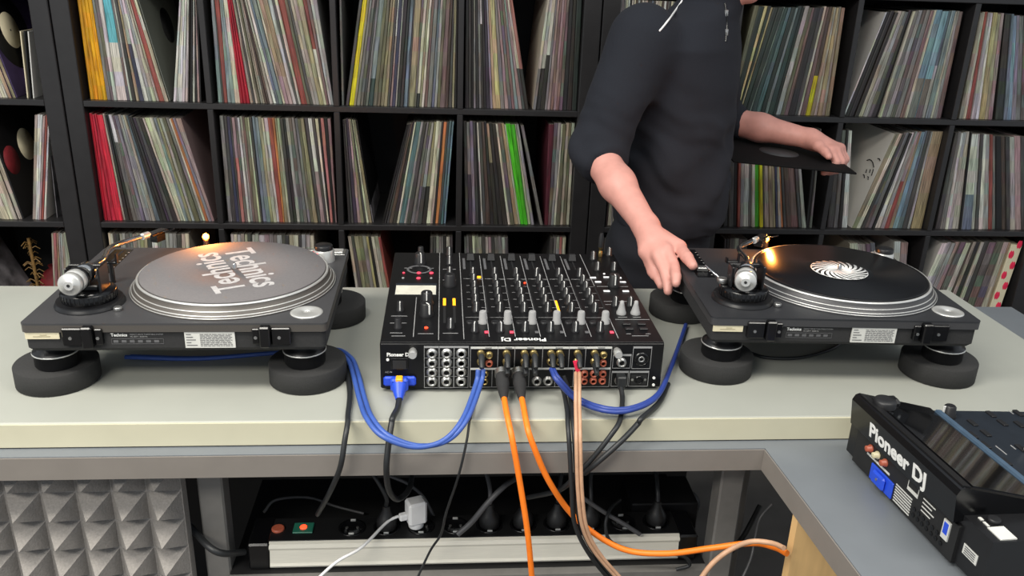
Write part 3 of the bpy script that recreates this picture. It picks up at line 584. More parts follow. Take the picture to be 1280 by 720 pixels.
# record on the right platter
cx, cy = loc(TR, .052, -.002)
rc = thing('vinyl_record', 'black vinyl record with a black and white swirl label', 'record', (cx, cy, TZ+.1474))
pr = [(.1505, .0), (.1512, .0009), (.1505, .0018), (.1465, .0019)]
for k in range(14): r = .146-k*.0066; pr += [(r, .0017), (r-.0003, .00185)]
pr += [(.056, .0015), (.054, .0019), (.0045, .0019), (.0045, 0), (.1505, 0)]
G().lathe(pr, 96, cap=False).build('disc', 'vinyl', rc)
lb = G().lathe([(.050, .00195), (.050, .0022), (.0045, .0022), (.0045, .00195), (.050, .00195)], 64, cap=False).build('label', 'white_print', rc)
g = G(); nb = 20
for k in range(nb):
    ins, outs = [], []
    for i in range(9):
        q = i/8; r = .020+q*.029; a = 2*math.pi*k/nb+q*.62; wd = (.02+.15*q**.7)*(1 if 0 < i else .2)
        ins.append((r*math.cos(a), r*math.sin(a), .0027)); outs.append((r*math.cos(a+wd), r*math.sin(a+wd), .0027))
    vs = ins+outs; g.add(vs, [(i, i+1, 10+i, 9+i) for i in range(8)])
g.build('swirl_print', 'black_matte', lb)

# ------------------------------------------------------------------ mixer
MX = thing('dj_mixer', 'black six-channel DJ mixer with rows of knobs between the turntables', 'mixer', (.135, 1.4506, TZ), -.0025)
MW, MD, MT = .229, .2205, .0883          # half width, half depth, top height above the table
G().box(-MW, MW, -MD, MD, .006, MT-.002, bev=.002).build('case', 'mixer_black', MX)
G().box(-MW+.001, MW-.001, -MD+.001, MD-.001, MT-.0025, MT, bev=.0005).build('top_plate', 'mixer_black', MX)
for x in (-.2, .2):
    for y in (-.19, .19): G().cyl(.011, .0065, 16, x=x, y=y).build('foot', 'black_rubber', MX)
sepm = None
for x, y0, y1 in ((-.1365, -.212, .220), (-.096, -.209, .220), (-.055, -.199, .203), (-.0125, -.199, .203), (.0285, -.199, .203), (.070, -.199, .203), (.112, -.199, .203), (.1555, -.205, .217), (-.177, -.20, -.03)):
    G().box(x-.0006, x+.0006, y0, y1, MT, MT+.0005).build('panel_line', 'grey_print', MX)
knob_mesh = G().lathe([(.0074, 0), (.0074, .003), (.0062, .0045), (.0056, .0165), (.0048, .0178)], 20).mesh('knob', 'knob_black')
ind_mesh = G().box(-.0007, .0007, -.0072, -.0052, .003, .0174).box(-.0007, .0007, -.0058, -.0005, .0175, .0183).mesh('pointer', 'white_print')
big_mesh = G().lathe([(.0125, 0), (.0125, .004), (.0108, .007), (.010, .0215), (.0085, .0235)], 28).mesh('knob', 'knob_black')
bigind = G().box(-.0009, .0009, -.0125, -.0098, .006, .0225).box(-.0009, .0009, -.010, -.001, .0232, .0242).mesh('pointer', 'white_print')
greyk = G().lathe([(.0080, 0), (.0080, .003), (.0066, .005), (.0062, .0195), (.0052, .0215)], 20).mesh('knob', 'knob_grey')
greyt = G().lathe([(.0086, 0), (.0086, .003), (.0072, .006), (.0042, .018), (.0034, .0235), (.002, .0245)], 20).mesh('knob', 'knob_grey')
def knob(x, y, me=knob_mesh, pm=ind_mesh, rot=0.):
    k = link('knob', me, MX, (x, y, MT), (0, 0, rot))
    if pm: link('pointer', pm, k)
    return k
random.seed(11)
tick = G().box(-.0042, -.0008, -.0003, .0003, 0, .0004).box(.0008, .0042, -.0003, .0003, 0, .0004).mesh('tick', 'dim_print')
for c in range(6):
    xk = -.0745+c*.0415; xb = xk-.011+.024
    for y in (.083, .046, .010, -.024, -.058, -.094):
        knob(xk+.002, y, rot=random.uniform(-.4, .4) if y > .06 else random.uniform(-.12, .12))
    knob(xk+.0115, -.143, greyk, None)
    knob(xk-.003, -.178, rot=random.uniform(-.3, .3))
    rg = G().lathe([(.0062, 0), (.0062, .0035), (.0050, .0040), (.0045, .0036)], 18, x=xk-.010+.0, y=-.145, z=MT).build('cue_button', 'knob_black', MX)
    g = G()
    for y in (.064, .028, -.006, -.040, -.076): g.box(xk+.012, xk+.020, y-.0003, y+.0003, MT, MT+.0004); g.box(xk-.012, xk-.006, y+.003, y+.0036, MT, MT+.0004)
    for y in (-.120, .068): g.box(xk-.017, xk+.021, y-.00025, y+.00025, MT, MT+.0004)
    g.build('panel_marks', 'grey_print', MX)
    G().box(xk+.0125, xk+.019, -.187, -.180, MT, MT+.002, bev=.0005).build('button', ('led_pink' if c in (0, 1, 5) else 'dim_print'), MX)
    # channel fader: slot, cap
    G().box(xk-.0015, xk+.0015, .120, .190, MT, MT+.0006).build('fader_slot', 'black_matte', MX)
    fc = G(); fc.add([(-.0075, -.009, 0), (.0075, -.009, 0), (.0075, .009, 0), (-.0075, .009, 0), (-.006, -.0035, .012), (.006, -.0035, .012), (.006, .0035, .012), (-.006, .0035, .012)], [(3, 2, 1, 0), (4, 5, 6, 7), (0, 1, 5, 4), (1, 2, 6, 5), (2, 3, 7, 6), (3, 0, 4, 7)])
    fo = link('fader_cap', fc.mesh('fader_cap', 'knob_black'), MX, (xk, .178, MT+.002))
    lk = G().box(xk-.016, xk-.011, .122, .186, MT, MT+.0004); lk.build('panel_marks', 'dim_print', MX)
    # level meter column
    G().box(xk+.0205, xk+.0235, -.10, .03, MT, MT+.0006).build('meter', 'black_matte', MX)
    if c == 3: G().box(xk+.0205, xk+.0242, -.098, -.045, MT+.0002, MT+.0012).build('meter_light', 'led_orange', MX)
    if c == 0: G().box(xk+.010, xk+.017, .070, .078, MT, MT+.002).build('button', 'led_orange', MX)
    if c == 2: G().cyl(.0018, .002, 10, x=xk+.016, y=.045, z=MT).build('button', 'led_red', MX)
# left columns: effects screen, mic, beat knobs, master meter
G().box(-.217, -.141, -.019, .040, MT, MT+.0012, bev=.0004).build('screen_bezel', 'panel_navy', MX)
G().box(-.2155, -.1425, -.018, .026, MT+.0008, MT+.0018).build('screen', 'screen_lit', MX)
knob(-.158, -.060, big_mesh, bigind); knob(-.158, -.112, big_mesh, bigind, .5)
knob(-.203, -.092); knob(-.203, -.165, knob_mesh, None)
knob(-.175, .150, big_mesh, bigind, .2); knob(-.175, .205, knob_mesh, None)
for k, (x, y) in enumerate(((-.205, .095), (-.176, .095), (-.152, .095), (-.176, .066), (-.205, .066), (-.152, .066))):
    G().cyl(.0042 if k in (1, 2, 3) else .0025, .0025, 14, x=x, y=y, z=MT, bev=.0005).build('button', 'led_pink' if k < 4 else 'grey_print', MX)
G().lathe([(.024, 0), (.0245, .0004), (.020, .0008), (.0195, 0)], 32, x=-.176, y=.118, z=MT, cap=False).build('jog_ring', 'dim_print', MX)
G().cyl(.003, .0015, 12, x=-.157, y=-.165, z=MT).build('button', 'led_red', MX)
for y in (.205, .150, .085): knob(-.117, y, knob_mesh, ind_mesh)
knob(-.117, .030, big_mesh, None)
for x in (-.127, -.110):
    G().box(x-.0022, x+.0022, -.145, -.030, MT, MT+.0006).build('meter', 'black_matte', MX)
    G().box(x-.0025, x+.0025, -.068, -.036, MT+.0003, MT+.0012).build('meter_light', 'led_orange', MX)
knob(-.117, -.165)
g = G()
for x0, x1, y in ((-.217, -.19, -.115), (-.217, -.19, -.145), (-.215, -.195, -.185), (-.212, -.190, -.197), (-.17, -.145, -.188), (-.13, -.105, -.186), (-.13, -.105, .06), (-.13, -.105, .12), (-.205, -.19, .125), (-.16, -.148, .125)): g.box(x0, x1, y-.0006, y+.0006, MT, MT+.0004)
g.build('panel_marks', 'grey_print', MX)
# right column
for x, y in ((.176, .120), (.209, .120), (.178, .185), (.216, .212)): knob(x, y)
hp = G(); hp.lathe([(.0042, 0), (.0042, .010), (.0032, .011), (.0032, .016), (.0042, .017)], 14).lathe([(.0055, .017), (.0055, .038), (.004, .048)], 14)
hpo = link('headphone_plug', G().lathe([(.0042, 0), (.0042, .010), (.0032, .011), (.0032, .016), (.0046, .017), (.0046, .020)], 14).mesh('headphone_plug', 'gold'), None, (.135+.197, 1.4506+.205, TZ+MT+.0005))
tag(hpo, 'gold-banded black headphone plug standing in the mixer', 'plug'); G().lathe([(.0055, .020), (.0055, .040), (.0035, .050)], 14).build('sleeve', 'cable_black', hpo)
for x, y in ((.160, .075), (.187, .078), (.210, .075), (.166, .052), (.214, .052), (.174, .004), (.210, .004)):
    G().box(x-.006, x+.006, y-.0028, y+.0028, MT, MT+.002, bev=.0005).build('button', 'button_white', MX)
for x, y in ((.186, .098), (.189, .052)): G().cyl(.0022, .0018, 10, x=x, y=y, z=MT).build('button', 'button_white', MX)
knob(.193, .034, big_mesh, bigind)
knob(.1805, -.102, greyt, None); knob(.2055, -.102, greyt, None); knob(.1765, -.066); knob(.2035, -.066)
for x, y in ((.180, -.150), (.206, -.150), (.181, -.170), (.205, -.170)): G().box(x-.007, x+.007, y-.004, y+.004, MT, MT+.003, bev=.0008).build('button', 'knob_black', MX)
g = G()
for x0, x1, y in ((.160, .220, .03), (.160, .222, -.045), (.165, .225, -.128), (.172, .188, -.118), (.198, .212, -.118), (.180, .208, -.196), (.172, .180, -.188), (.205, .213, -.188), (.160, .172, -.06)): g.box(x0, x1, y-.0006, y+.0006, MT, MT+.0004)
g.build('panel_marks', 'grey_print', MX)
# brand on the top plate, upright for whoever stands behind
lgx = text('brand_text', 'Pioneer DJ', .0135, 'white_print', MX, Matrix(), bold=.0003, extrude=.0002)
xs = [v.co.x for v in lgx.data.vertices]; k = .072/(max(xs)-min(xs))
lgx.data.transform(T3((0, -.2055, MT+.0003)) @ Matrix.Rotation(math.pi, 4, 'Z') @ Matrix.Diagonal((k, k, 1, 1)) @ T3((-(max(xs)+min(xs))/2, 0, 0)))
# rear panel (faces the camera): y = -MD ; z heights above the table
RY = -MD
def rbox(name, x0, x1, z0, z1, m, d=.0006, parent=MX): return G().box(x0, x1, RY-d, RY+.001, z0, z1).build(name, m, parent)
def frame(x0, x1, z0, z1, w=.0007, head=True):
    g = G()
    for a, b, c, d in ((x0, x1, z0, z0+w), (x0, x1, z1-w, z1), (x0, x0+w, z0, z1), (x1-w, x1, z0, z1)): g.box(a, b, RY-.0005, RY+.001, c, d)
    if head: g.box(x0, x1, RY-.0006, RY+.001, z1-.0035, z1)
    g.build('panel_frame', 'grey_print', MX)
def hz(z): return .0065+(z-.008)*.92     # panel heights above the table
def jackrow(xs_, zs_, ro, ri, m, core='black_matte', depth=.006):
    me = G().lathe([(ro, 0), (ro, .0015), (ro*.86, .002), (ro*.8, depth), (ri, depth), (ri, .001)], 18, cap=False).mesh('jack', m)
    mc = G().lathe([(ri, .0012), (ri*.2, .0012)], 14).mesh('jack_hole', core)
    for x in xs_:
        for z in zs_:
            o = bpy.data.objects.new('jack', me); S.collection.objects.link(o); o.parent = MX; o.location = (x, RY, hz(z)); o.rotation_euler = (math.pi/2, 0, 0)
            h = bpy.data.objects.new('jack_hole', mc); S.collection.objects.link(h); h.parent = o
jackrow((-.147, -.1235, -.100), (.076, .058, .040, .022), .0088, .0045, 'silver')
for x in (-.1595, -.1352, -.1118): frame(x, x+.0235, hz(.009), hz(.090))
g = G()
for z in (.049, .067, .031): g.box(-.159, -.0885, RY-.0005, RY+.001, hz(z)-.0003, hz(z)+.0003)
g.build('panel_marks', 'grey_print', MX)
rbox('label_strip', -.0855, .1435, hz(.0845), hz(.0885), 'label_white'); rbox('label_strip', -.0855, .1435, hz(.0440), hz(.0475), 'label_white')
for x in (-.0855, -.0415, -.0145, .0305, .0735, .1005, .1430): rbox('panel_line', x-.0004, x+.0004, hz(.0475), hz(.0885), 'grey_print')
for x in (-.0855, -.050, .010, .053, .083, .1430): rbox('panel_line', x-.0004, x+.0004, hz(.010), hz(.0440), 'grey_print')
rbox('panel_line', -.0855, .143, hz(.0095), hz(.0102), 'grey_print')
g = G(); random.seed(5)
for x in (-.062, -.03, .005, .051, .087, .12): g.box(x, x+random.uniform(.007, .012), RY-.0011, RY+.0002, hz(.0858), hz(.0872))
g.build('panel_marks', 'dim_print', MX)
jackrow((-.0555, .130), (.073,), .0062, .0035, 'gold', 'rca_white'); jackrow((-.0555, .130), (.057,), .0062, .0035, 'rca_red')
jackrow((-.069, -.028, .001, .016, .044, .058, .087, .115), (.076, .060), .0062, .0035, 'gold')
jackrow((.101, .116, .131), (.036, .022), .0062, .0035, 'rca_red'); jackrow((-.062,), (.036, .022), .0062, .0035, 'gold')
jackrow((.023, .0415, .160), (.022,), .0085, .0045, 'silver'); 
jackrow((.1605,), (.058,), .0085, .0045, 'silver')
frame(.146, .176, hz(.046), hz(.074)); frame(.178, .209, hz(.045), hz(.089)); frame(.146, .174, hz(.010), hz(.041)); frame(.1755, .208, hz(.010), hz(.041))
jackrow((.193,), (.064,), .0125, .0098, 'black_gloss', depth=.003); jackrow((.193,), (.064,), .0055, .003, 'silver', depth=.002)
rbox('port', .1785, .205, hz(.0135), hz(.034), 'black_matte'); jackrow((.192,), (.0235,), .0075, .006, 'black_gloss', depth=.003)
for x in (.181, .2025): G().cyl(.0022, .0012, 10, M=T3((x, RY, hz(.0235))) @ RX90).build('screw', 'silver', MX)
for x, z in ((.217, .027), (.2175, .013), (-.217, .064)): G().cyl(.0024, .0012, 10, M=T3((x, RY, hz(z))) @ RX90).build('screw', 'white_print', MX)
for x in (-.177, .151):
    gk = G().lathe([(.0055, 0), (.0055, .004), (.0068, .005), (.0068, .016), (.0058, .019)], 18, M=T3((x, RY, hz(.081))) @ RX90).build('ground_post', 'silver_bright', MX)
ps = G().box(-.2125, -.1845, RY-.0015, RY+.001, hz(.045), hz(.067), bev=.0005).build('power_switch', 'black_gloss', MX)
G().add([(-.209, RY-.0035, hz(.0475)), (-.188, RY-.0035, hz(.0475)), (-.188, RY-.0018, hz(.063)), (-.209, RY-.0018, hz(.063)), (-.209, RY, hz(.0475)), (-.188, RY, hz(.0475)), (-.188, RY, hz(.063)), (-.209, RY, hz(.063))], [(0, 1, 2, 3), (5, 4, 7, 6), (0, 4, 5, 1), (3, 2, 6, 7), (1, 5, 6, 2), (4, 0, 3, 7)]).build('rocker', 'black_matte', ps)
text('brand_text', 'Pioneer DJ', .0085, 'white_print', MX, T3((-.2185, RY-.0004, hz(.0705))) @ RX90, bold=.0003, extrude=.0002)
text('panel_text', 'AC IN', .0042, 'grey_print', MX, T3((-.2215, RY-.0004, hz(.0385))) @ RX90, extrude=.0002)
text('panel_text', 'SEND / RETURN', .003, 'grey_print', MX, T3((-.135, RY-.0004, .0068)) @ RX90, extrude=.0002)

# ------------------------------------------------------------------ media player on the wing
CX, CY = .640, .945
CJ = thing('media_player', 'black DJ media player with a glossy slanted screen on the desk wing', 'media player', (CX, CY, DZ), math.radians(-90+4.25))
# local: x runs along the rear panel towards the camera end, y from the rear panel to the front, z up
def uprism(prof, u0, u1):
    g = G(); n = len(prof)
    g.add([(u0, v, w) for v, w in prof]+[(u1, v, w) for v, w in prof], [tuple(range(n)), tuple(reversed(range(n, 2*n)))]+[(i, n+i, n+(i+1) % n, (i+1) % n) for i in range(n)]); return g
uprism([(0, .008), (.45, .010), (.45, .050), (.105, .072), (0, .076)], -.150, .165).build('body', 'black_satin', CJ)
uprism([(.104, .0722), (.446, .0502), (.446, .0512), (.104, .0734)], -.148, .163).build('deck_plate', 'panel_navy', CJ)
uprism([(-.013, .066), (-.018, .106), (-.014, .114), (-.008, .116), (.114, .085), (.116, .072), (.01, .0755), (.003, .068)], -.134, .112).build('display_hump', 'black_gloss', CJ)
def onslope(v): return .116-(v+.008)*(.031/.122)
sc = uprism([(.008, onslope(.008)+.0002), (.008, onslope(.008)+.0012), (.110, onslope(.11)+.0012), (.110, onslope(.11)+.0002)], -.105, .104).build('screen', 'screen_black', CJ)
uprism([(-.010, .1155), (-.010, .118), (.002, .1148), (.002, .1125)], -.128, .108).build('hump_ridge', 'black_satin', CJ)
uprism([(.113, .083), (.115, .0885), (.123, .0875), (.126, .0725), (.118, .0725)], -.122, .112).build('screen_rim', 'rim_blue', CJ)
RV = Matrix(((1, 0, 0, 0), (0, 0, -1, 0), (0, 1, 0, 0), (0, 0, 0, 1)))
sl = Matrix.Rotation(-math.atan2(.005, .042), 4, 'X')
bt = text('brand_text', 'Pioneer DJ', .036, 'white_print', CJ, Matrix(), bold=.0011, extrude=.0003)
xs = [v.co.x for v in bt.data.vertices]; k = .134/(max(xs)-min(xs))
bt.data.transform(T3((-.083, -.0140, .0755)) @ RV @ Matrix.Rotation(.124, 4, 'X') @ T3((0, 0, .0006)) @ Matrix.Diagonal((k, k, 1, 1)))
# rear connectors
cn = uprism([(-.004, .006), (-.004, .060), (.004, .060), (.004, .006)], -.125, .114).build('connector_panel', 'black_matte', CJ)
for u, m in ((-.086, 'rca_red'), (-.068, 'rca_white'), (-.048, 'rca_red')):
    G().lathe([(.006, 0), (.006, .002), (.0045, .0025), (.0045, .008), (.002, .008)], 16, M=T3((u, -.004, .050)) @ RX90).build('jack', m, cn)
G().box(-.092, -.034, -.0048, -.0038, .0375, .0405).build('label_strip', 'label_white', cn)
ip = G(); ip.box(-.076, -.020, -.006, -.003, .0075, .033, bev=.001); ip.build('inlet', 'plug_blue', cn)
G().box(-.064, -.034, -.012, -.006, .010, .031, bev=.003).build('plug', 'plug_blue', cn)
G().lathe([(.0022, 0), (.0022, .0012)], 10, M=T3((-.049, -.012, .022)) @ RX90).build('screw', 'silver', cn)
g = G()
for k in range(7): g.box(-.016, .022, -.0046, -.0038, .010+k*.0042, .0118+k*.0042)
for k in range(4): g.box(.042, .062+.006*(k % 2), -.0046, -.0038, .034+k*.006, .0355+k*.006)
g.box(.008, .030, -.0046, -.0038, .044, .049); g.box(.007, .008, -.0046, -.0038, .044, .060); g.box(.030, .031, -.0046, -.0038, .044, .060)
g.build('print', 'label_white', cn)
for i in range(7):
    for k in range(2): G().cyl(.0032, .001, 10, M=T3((.030+i*.010, -.0042, .018+k*.009)) @ RX90).build('vent_hole', 'black_gloss', cn)
up = G().box(.088, .101, -.006, -.003, .028, .055).build('usb_port', 'label_white', cn); G().box(.0905, .0985, -.0066, -.0058, .036, .052).build('usb_insert', 'plug_blue', up)
lb = G().box(.124, .150, -.0008, .0004, .030, .044).build('warning_label', 'label_white', CJ); g = G()
for k in range(4): g.box(.127, .146, -.0012, -.0006, .032+k*.003, .0332+k*.003)
g.build('print', 'dim_print', lb)
for u in (-.135, .135):
    for v in (.03, .41): G().cyl(.016, .0105, 20, x=u, y=v).build('foot', 'silver', CJ)
for u in (-.09, .09): G().cyl(.004, .0105, 8, x=u, y=.2).build('foot', 'black_rubber', CJ)
cw_ = G().box(.138, .162, .012, .034, .0750, .0768).build('usb_label', 'label_white', CJ)
G().cyl(.008, .006, 16, x=.126, y=.030, z=.074, bev=.001).build('knob', 'knob_black', CJ)
g = G(); g.box(.118, .124, .014, .018, .0752, .0768); g.box(.127, .136, .014, .017, .0752, .0768); g.build('print', 'label_white', CJ)
def dk(v): return .0734-(v-.104)*(.0222/.342)
for u, v, r in ((-.130, .145, .011), (-.030, .205, .009), (-.142, .045, .007)):
    z = dk(v) if v > .1 else .074
    kk = G().lathe([(r, 0), (r, .004), (r*.82, .007), (r*.78, .017), (r*.6, .019)], 20, x=u, y=v, z=z).build('knob', 'knob_black', CJ)
    G().box(u-.001, u+.001, v-r*1.0, v-r*.7, z+.004, z+.018).build('pointer', 'white_print', kk)
hub = G().box(-.134, -.112, .0, .050, .094, .112, bev=.005).build('knob_shoulder', 'black_satin', CJ)
g = G().lathe([(.016, 0), (.016, .008), (.014, .011), (.006, .011)], 24, x=-.100, y=.012, z=onslope(.012)+.0012).build('browse_knob', 'knob_black', CJ)
random.seed(21); g = G(); gb = G()
for i in range(7):
    for k in range(9):
        v = .135+i*.026; u = -.150+k*.034+random.uniform(-.006, .006); z = dk(v)
        if random.random() < .45: g.box(u, u+random.uniform(.008, .024), v, v+.0014, z, z+.0006)
        if random.random() < .40: G().box(u, u+.018, v+.006, v+.014, z-.001, z+.002, bev=.0006).build('button', 'knob_black', CJ)
g.build('print', 'grey_print', CJ)
jw = G().lathe([(.103, 0), (.103, .006), (.098, .010), (.094, .0105), (.092, .008), (.05, .0085), (.049, .0095), (.01, .0095)], 64, M=T3((0, .315, dk(.315)-.006)) @ Matrix.Rotation(-.065, 4, 'X')).build('jog_wheel', 'black_satin', CJ)
G().lathe([(.0995, .0085), (.0995, .0102), (.0985, .0106)], 64, M=T3((0, .315, dk(.315)-.006)) @ Matrix.Rotation(-.065, 4, 'X'), cap=False).build('jog_ring', 'rim_blue', jw)

# ------------------------------------------------------------------ person (one smooth surface from a distance field)
def sdf_mesh(fn, lo, hi, h, B=8):
    lo = np.array(lo, np.float32); hi = np.array(hi, np.float32)
    nb = np.ceil((hi-lo)/(h*B)).astype(int)
    ci = np.stack(np.meshgrid(*[np.arange(k) for k in nb], indexing='ij'), -1).reshape(-1, 3)
    cc = lo+(ci+.5)*h*B
    d = fn(cc.astype(np.float32)); keep = np.abs(d) < B*h*1.35
    V = np.empty(nb*B, np.float32)
    Vb = V.reshape(nb[0], B, nb[1], B, nb[2], B); Vb[:] = np.where(d < 0, -1, 1).reshape(nb)[:, None, :, None, :, None]
    off = np.stack(np.meshgrid(*[np.arange(B)]*3, indexing='ij'), -1).reshape(-1, 3)
    kc = ci[keep]
    for s in range(0, len(kc), 400):
        q = kc[s:s+400]; P = (lo+(q[:, None, :]*B+off[None])*h).astype(np.float32)
        r = fn(P.reshape(-1, 3)).reshape(len(q), B, B, B)
        for j, (a, b, c) in enumerate(q): Vb[a, :, b, :, c, :] = r[j]
    inside = V < 0
    n = np.array(V.shape); cs = np.zeros(n-1, np.int8)
    for a in (0, 1):
        for b in (0, 1):
            for c in (0, 1): cs += inside[a:n[0]-1+a, b:n[1]-1+b, c:n[2]-1+c]
    act = (cs > 0) & (cs < 8); idx = np.argwhere(act); m = len(idx)
    ID = np.full(n-1, -1, np.int64); ID[act] = np.arange(m)
    acc = np.zeros((m, 3)); cnt = np.zeros(m)
    cor = [(0, 0, 0), (1, 0, 0), (0, 1, 0), (1, 1, 0), (0, 0, 1), (1, 0, 1), (0, 1, 1), (1, 1, 1)]
    val = [V[idx[:, 0]+a, idx[:, 1]+b, idx[:, 2]+c] for a, b, c in cor]
    for i in range(8):
        for j in range(i+1, 8):
            if sum(abs(cor[i][k]-cor[j][k]) for k in range(3)) != 1: continue
            x = (val[i] < 0) != (val[j] < 0); t = np.where(x, val[i]/np.where(x, val[i]-val[j], 1), 0)
            p = np.array(cor[i])+t[:, None]*(np.array(cor[j])-np.array(cor[i])); acc += p*x[:, None]; cnt += x
    verts = lo+(idx+acc/cnt[:, None])*h
    faces = []
    for ax in range(3):
        sl0 = [slice(None)]*3; sl1 = [slice(None)]*3; sl0[ax] = slice(0, n[ax]-1); sl1[ax] = slice(1, n[ax])
        a = inside[tuple(sl0)]; b = inside[tuple(sl1)]; e = np.argwhere(a != b); fl = a[tuple(e.T)]
        u, v = (ax+1) % 3, (ax+2) % 3
        ok = (e[:, u] > 0) & (e[:, v] > 0) & (e[:, u] < n[u]-1) & (e[:, v] < n[v]-1); e = e[ok]; fl = fl[ok]
        def at(du, dv):
            q = e.copy(); q[:, u] -= du; q[:, v] -= dv; return ID[tuple(q.T)]
        f = np.stack([at(1, 1), at(0, 1), at(0, 0), at(1, 0)], 1); f[~fl] = f[~fl][:, ::-1]; faces.append(f)
    F = np.concatenate(faces); F = F[(F >= 0).all(1)]
    return verts, F
def np_mesh(name, V, F, m, origin):
    me = bpy.data.meshes.new(name); me.from_pydata((V-np.array(origin)).tolist(), [], F.tolist()); me.polygons.foreach_set('use_smooth', [True]*len(me.polygons))
    me.materials.append(MATS[m]); me.update(); return me
def cone(P, a, b, ra, rb):
    a = np.array(a, np.float32); b = np.array(b, np.float32); ab = b-a
    t = np.clip(((P-a)@ab)/(ab@ab), 0, 1); return np.linalg.norm(P-a-t[:, None]*ab, axis=1)-(ra+(rb-ra)*t)
def ell(P, c, r, R=None):
    q = P-np.array(c, np.float32)
    if R is not None: q = q@np.array(R, np.float32).T
    r = np.array(r, np.float32); k = np.linalg.norm(q/r, axis=1); k2 = np.linalg.norm(q/r**2, axis=1)+1e-6; return k*(k-1)/k2
def smin(a, b, k): h = np.clip(.5+.5*(b-a)/k, 0, 1); return b+(a-b)*h-k*h*(1-h)
PF = np.array([.86, -.51, 0.]); PF /= np.linalg.norm(PF); PR = np.array([PF[1], -PF[0], 0.])     # facing, right-hand side
if PR@np.array([-1, -1, 0]) < 0: PR = -PR
def body_pt(r, f, z, c=(.560, 2.03)): return np.array([c[0], c[1], 0])+PR*r+PF*f+np.array([0, 0, z])
# joints
shR = np.array([.436, 1.885, 1.362]); elR = np.array(atY(745, 190, 1.835)); wrR = np.array(atY(808, 284, 1.625))
shL = np.array([.665, 2.175, 1.365]); elL = np.array(atY(903, 136, 2.34))-np.array([0, 0, .028]); wrL = np.array(atY(1014, 169, 2.19))-np.array([0, 0, .010])
def loft(P, zs, aw, bd, fo, tilt=0.):
    """torso-like stack of ellipses: half width along PR, half depth along PF, forward offset"""
    z = P[:, 2]; a = np.interp(z, zs, aw); b = np.interp(z, zs, bd); f0 = np.interp(z, zs, fo)
    q = P-np.array([.560, 2.03, 0], np.float32); r = q@PR.astype(np.float32); f = q@PF.astype(np.float32)-f0
    d = (np.sqrt((r/a)**2+(f/b)**2)-1)*np.minimum(a, b)
    return np.maximum(d, np.maximum(zs[0]-z, z-zs[-1]))
HEAD = body_pt(0, .115, 1.565); 
hF = np.array([.93, -.20, -.30]); hF /= np.linalg.norm(hF); hS = np.cross(hF, [0, 0, 1]); hS /= np.linalg.norm(hS); hU = np.cross(hS, hF)
RH = np.stack([hS, hF, hU])
def hp(s, f, u): return HEAD+hS*s+hF*f+hU*u
def hand_parts(side):
    if side == 'R':
        W_ = wrR
        mcp = [np.array(atY(x, y, Y)) for x, y, Y in ((833, 313, 1.535), (822, 319, 1.533), (812, 320, 1.550), (806, 315, 1.565))]
        mid = [np.array(atY(x, y, Y)) for x, y, Y in ((843, 333, 1.492), (831, 340, 1.492), (819, 339, 1.525), (811, 331, 1.548))]
        dis = [np.array(atY(x, y, Y)) for x, y, Y in ((845, 346, 1.456), (835, 356, 1.470), (824, 350, 1.507), (814, 340, 1.532))]
        tip = [np.array(atY(x, y, Y)) for x, y, Y in ((845, 354, 1.442), (835, 364, 1.460), (826, 357, 1.496), (817, 346, 1.52))]
        th = [np.array(atY(x, y, Y)) for x, y, Y in ((829, 298, 1.592), (849, 309, 1.548), (859, 322, 1.492), (866, 332, 1.459))]
    else:
        W_ = wrL; c = np.array(atY(1040, 193, 2.17))
        X = np.array([1, 0, 0.]); Yv = np.array([0, -1, 0.]); Zv = np.array([0, 0, 1.])
        ax_ = np.array([.55, -.82, -.18]); ax_ /= np.linalg.norm(ax_); pe = np.array([.83, .55, 0.])
        mcp = [W_+ax_*(.074-.004*abs(i-1))+pe*(-.020+.0175*i)+np.array([.006, 0, -.004]) for i in range(4)]
        mid = [m+np.array([.014, -.016, -.026]) for m in mcp]
        dis = [m+np.array([-.010, .0, -.022]) for m in mid]
        tip = [m+np.array([-.018, .004, -.008]) for m in dis]
        th = [W_+ax_*.018-pe*.016, W_+ax_*.044-pe*.030, W_+ax_*.074-pe*.040+np.array([0, 0, -.004]), W_+ax_*.092-pe*.050+np.array([0, 0, -.008])]
    return W_, mcp, mid, dis, tip, th
def hand(P, side):
    W_, mcp, mid, dis, tip, th = hand_parts(side)
    d = cone(P, W_, .5*(W_+mcp[1]), .026, .021)
    for i, m in enumerate(mcp):
        d = smin(d, cone(P, W_*.75+m*.25, m, .0165, .0122), .012)
    d = smin(d, cone(P, W_*.7+mcp[0]*.3, th[1], .018, .0135), .014)
    d = smin(d, cone(P, mcp[0], mcp[3], .0105, .0095), .010)
    for i in range(4):
        r = (.0108, .0110, .0100, .0088)[i]
        f = np.minimum(cone(P, mcp[i], mid[i], r*1.12, r), cone(P, mid[i], dis[i], r*1.0, r*.92)); f = smin(f, cone(P, dis[i], tip[i], r*.94, r*.78), .003)
        d = smin(d, f, .0045)
    f = smin(cone(P, th[0], th[1], .0175, .0130), cone(P, th[1], th[2], .0125, .0116), .004); f = smin(f, cone(P, th[2], th[3], .0116, .0092), .003)
    return smin(d, f, .007)
def arm(P, sh, el, wr, side):
    d = smin(cone(P, sh, el, .046, .038), cone(P, el, el*.55+wr*.45, .0395, .0365), .02)
    d = smin(d, cone(P, el*.55+wr*.45, wr, .0365, .0255), .02)
    return smin(d, hand(P, side), .014)
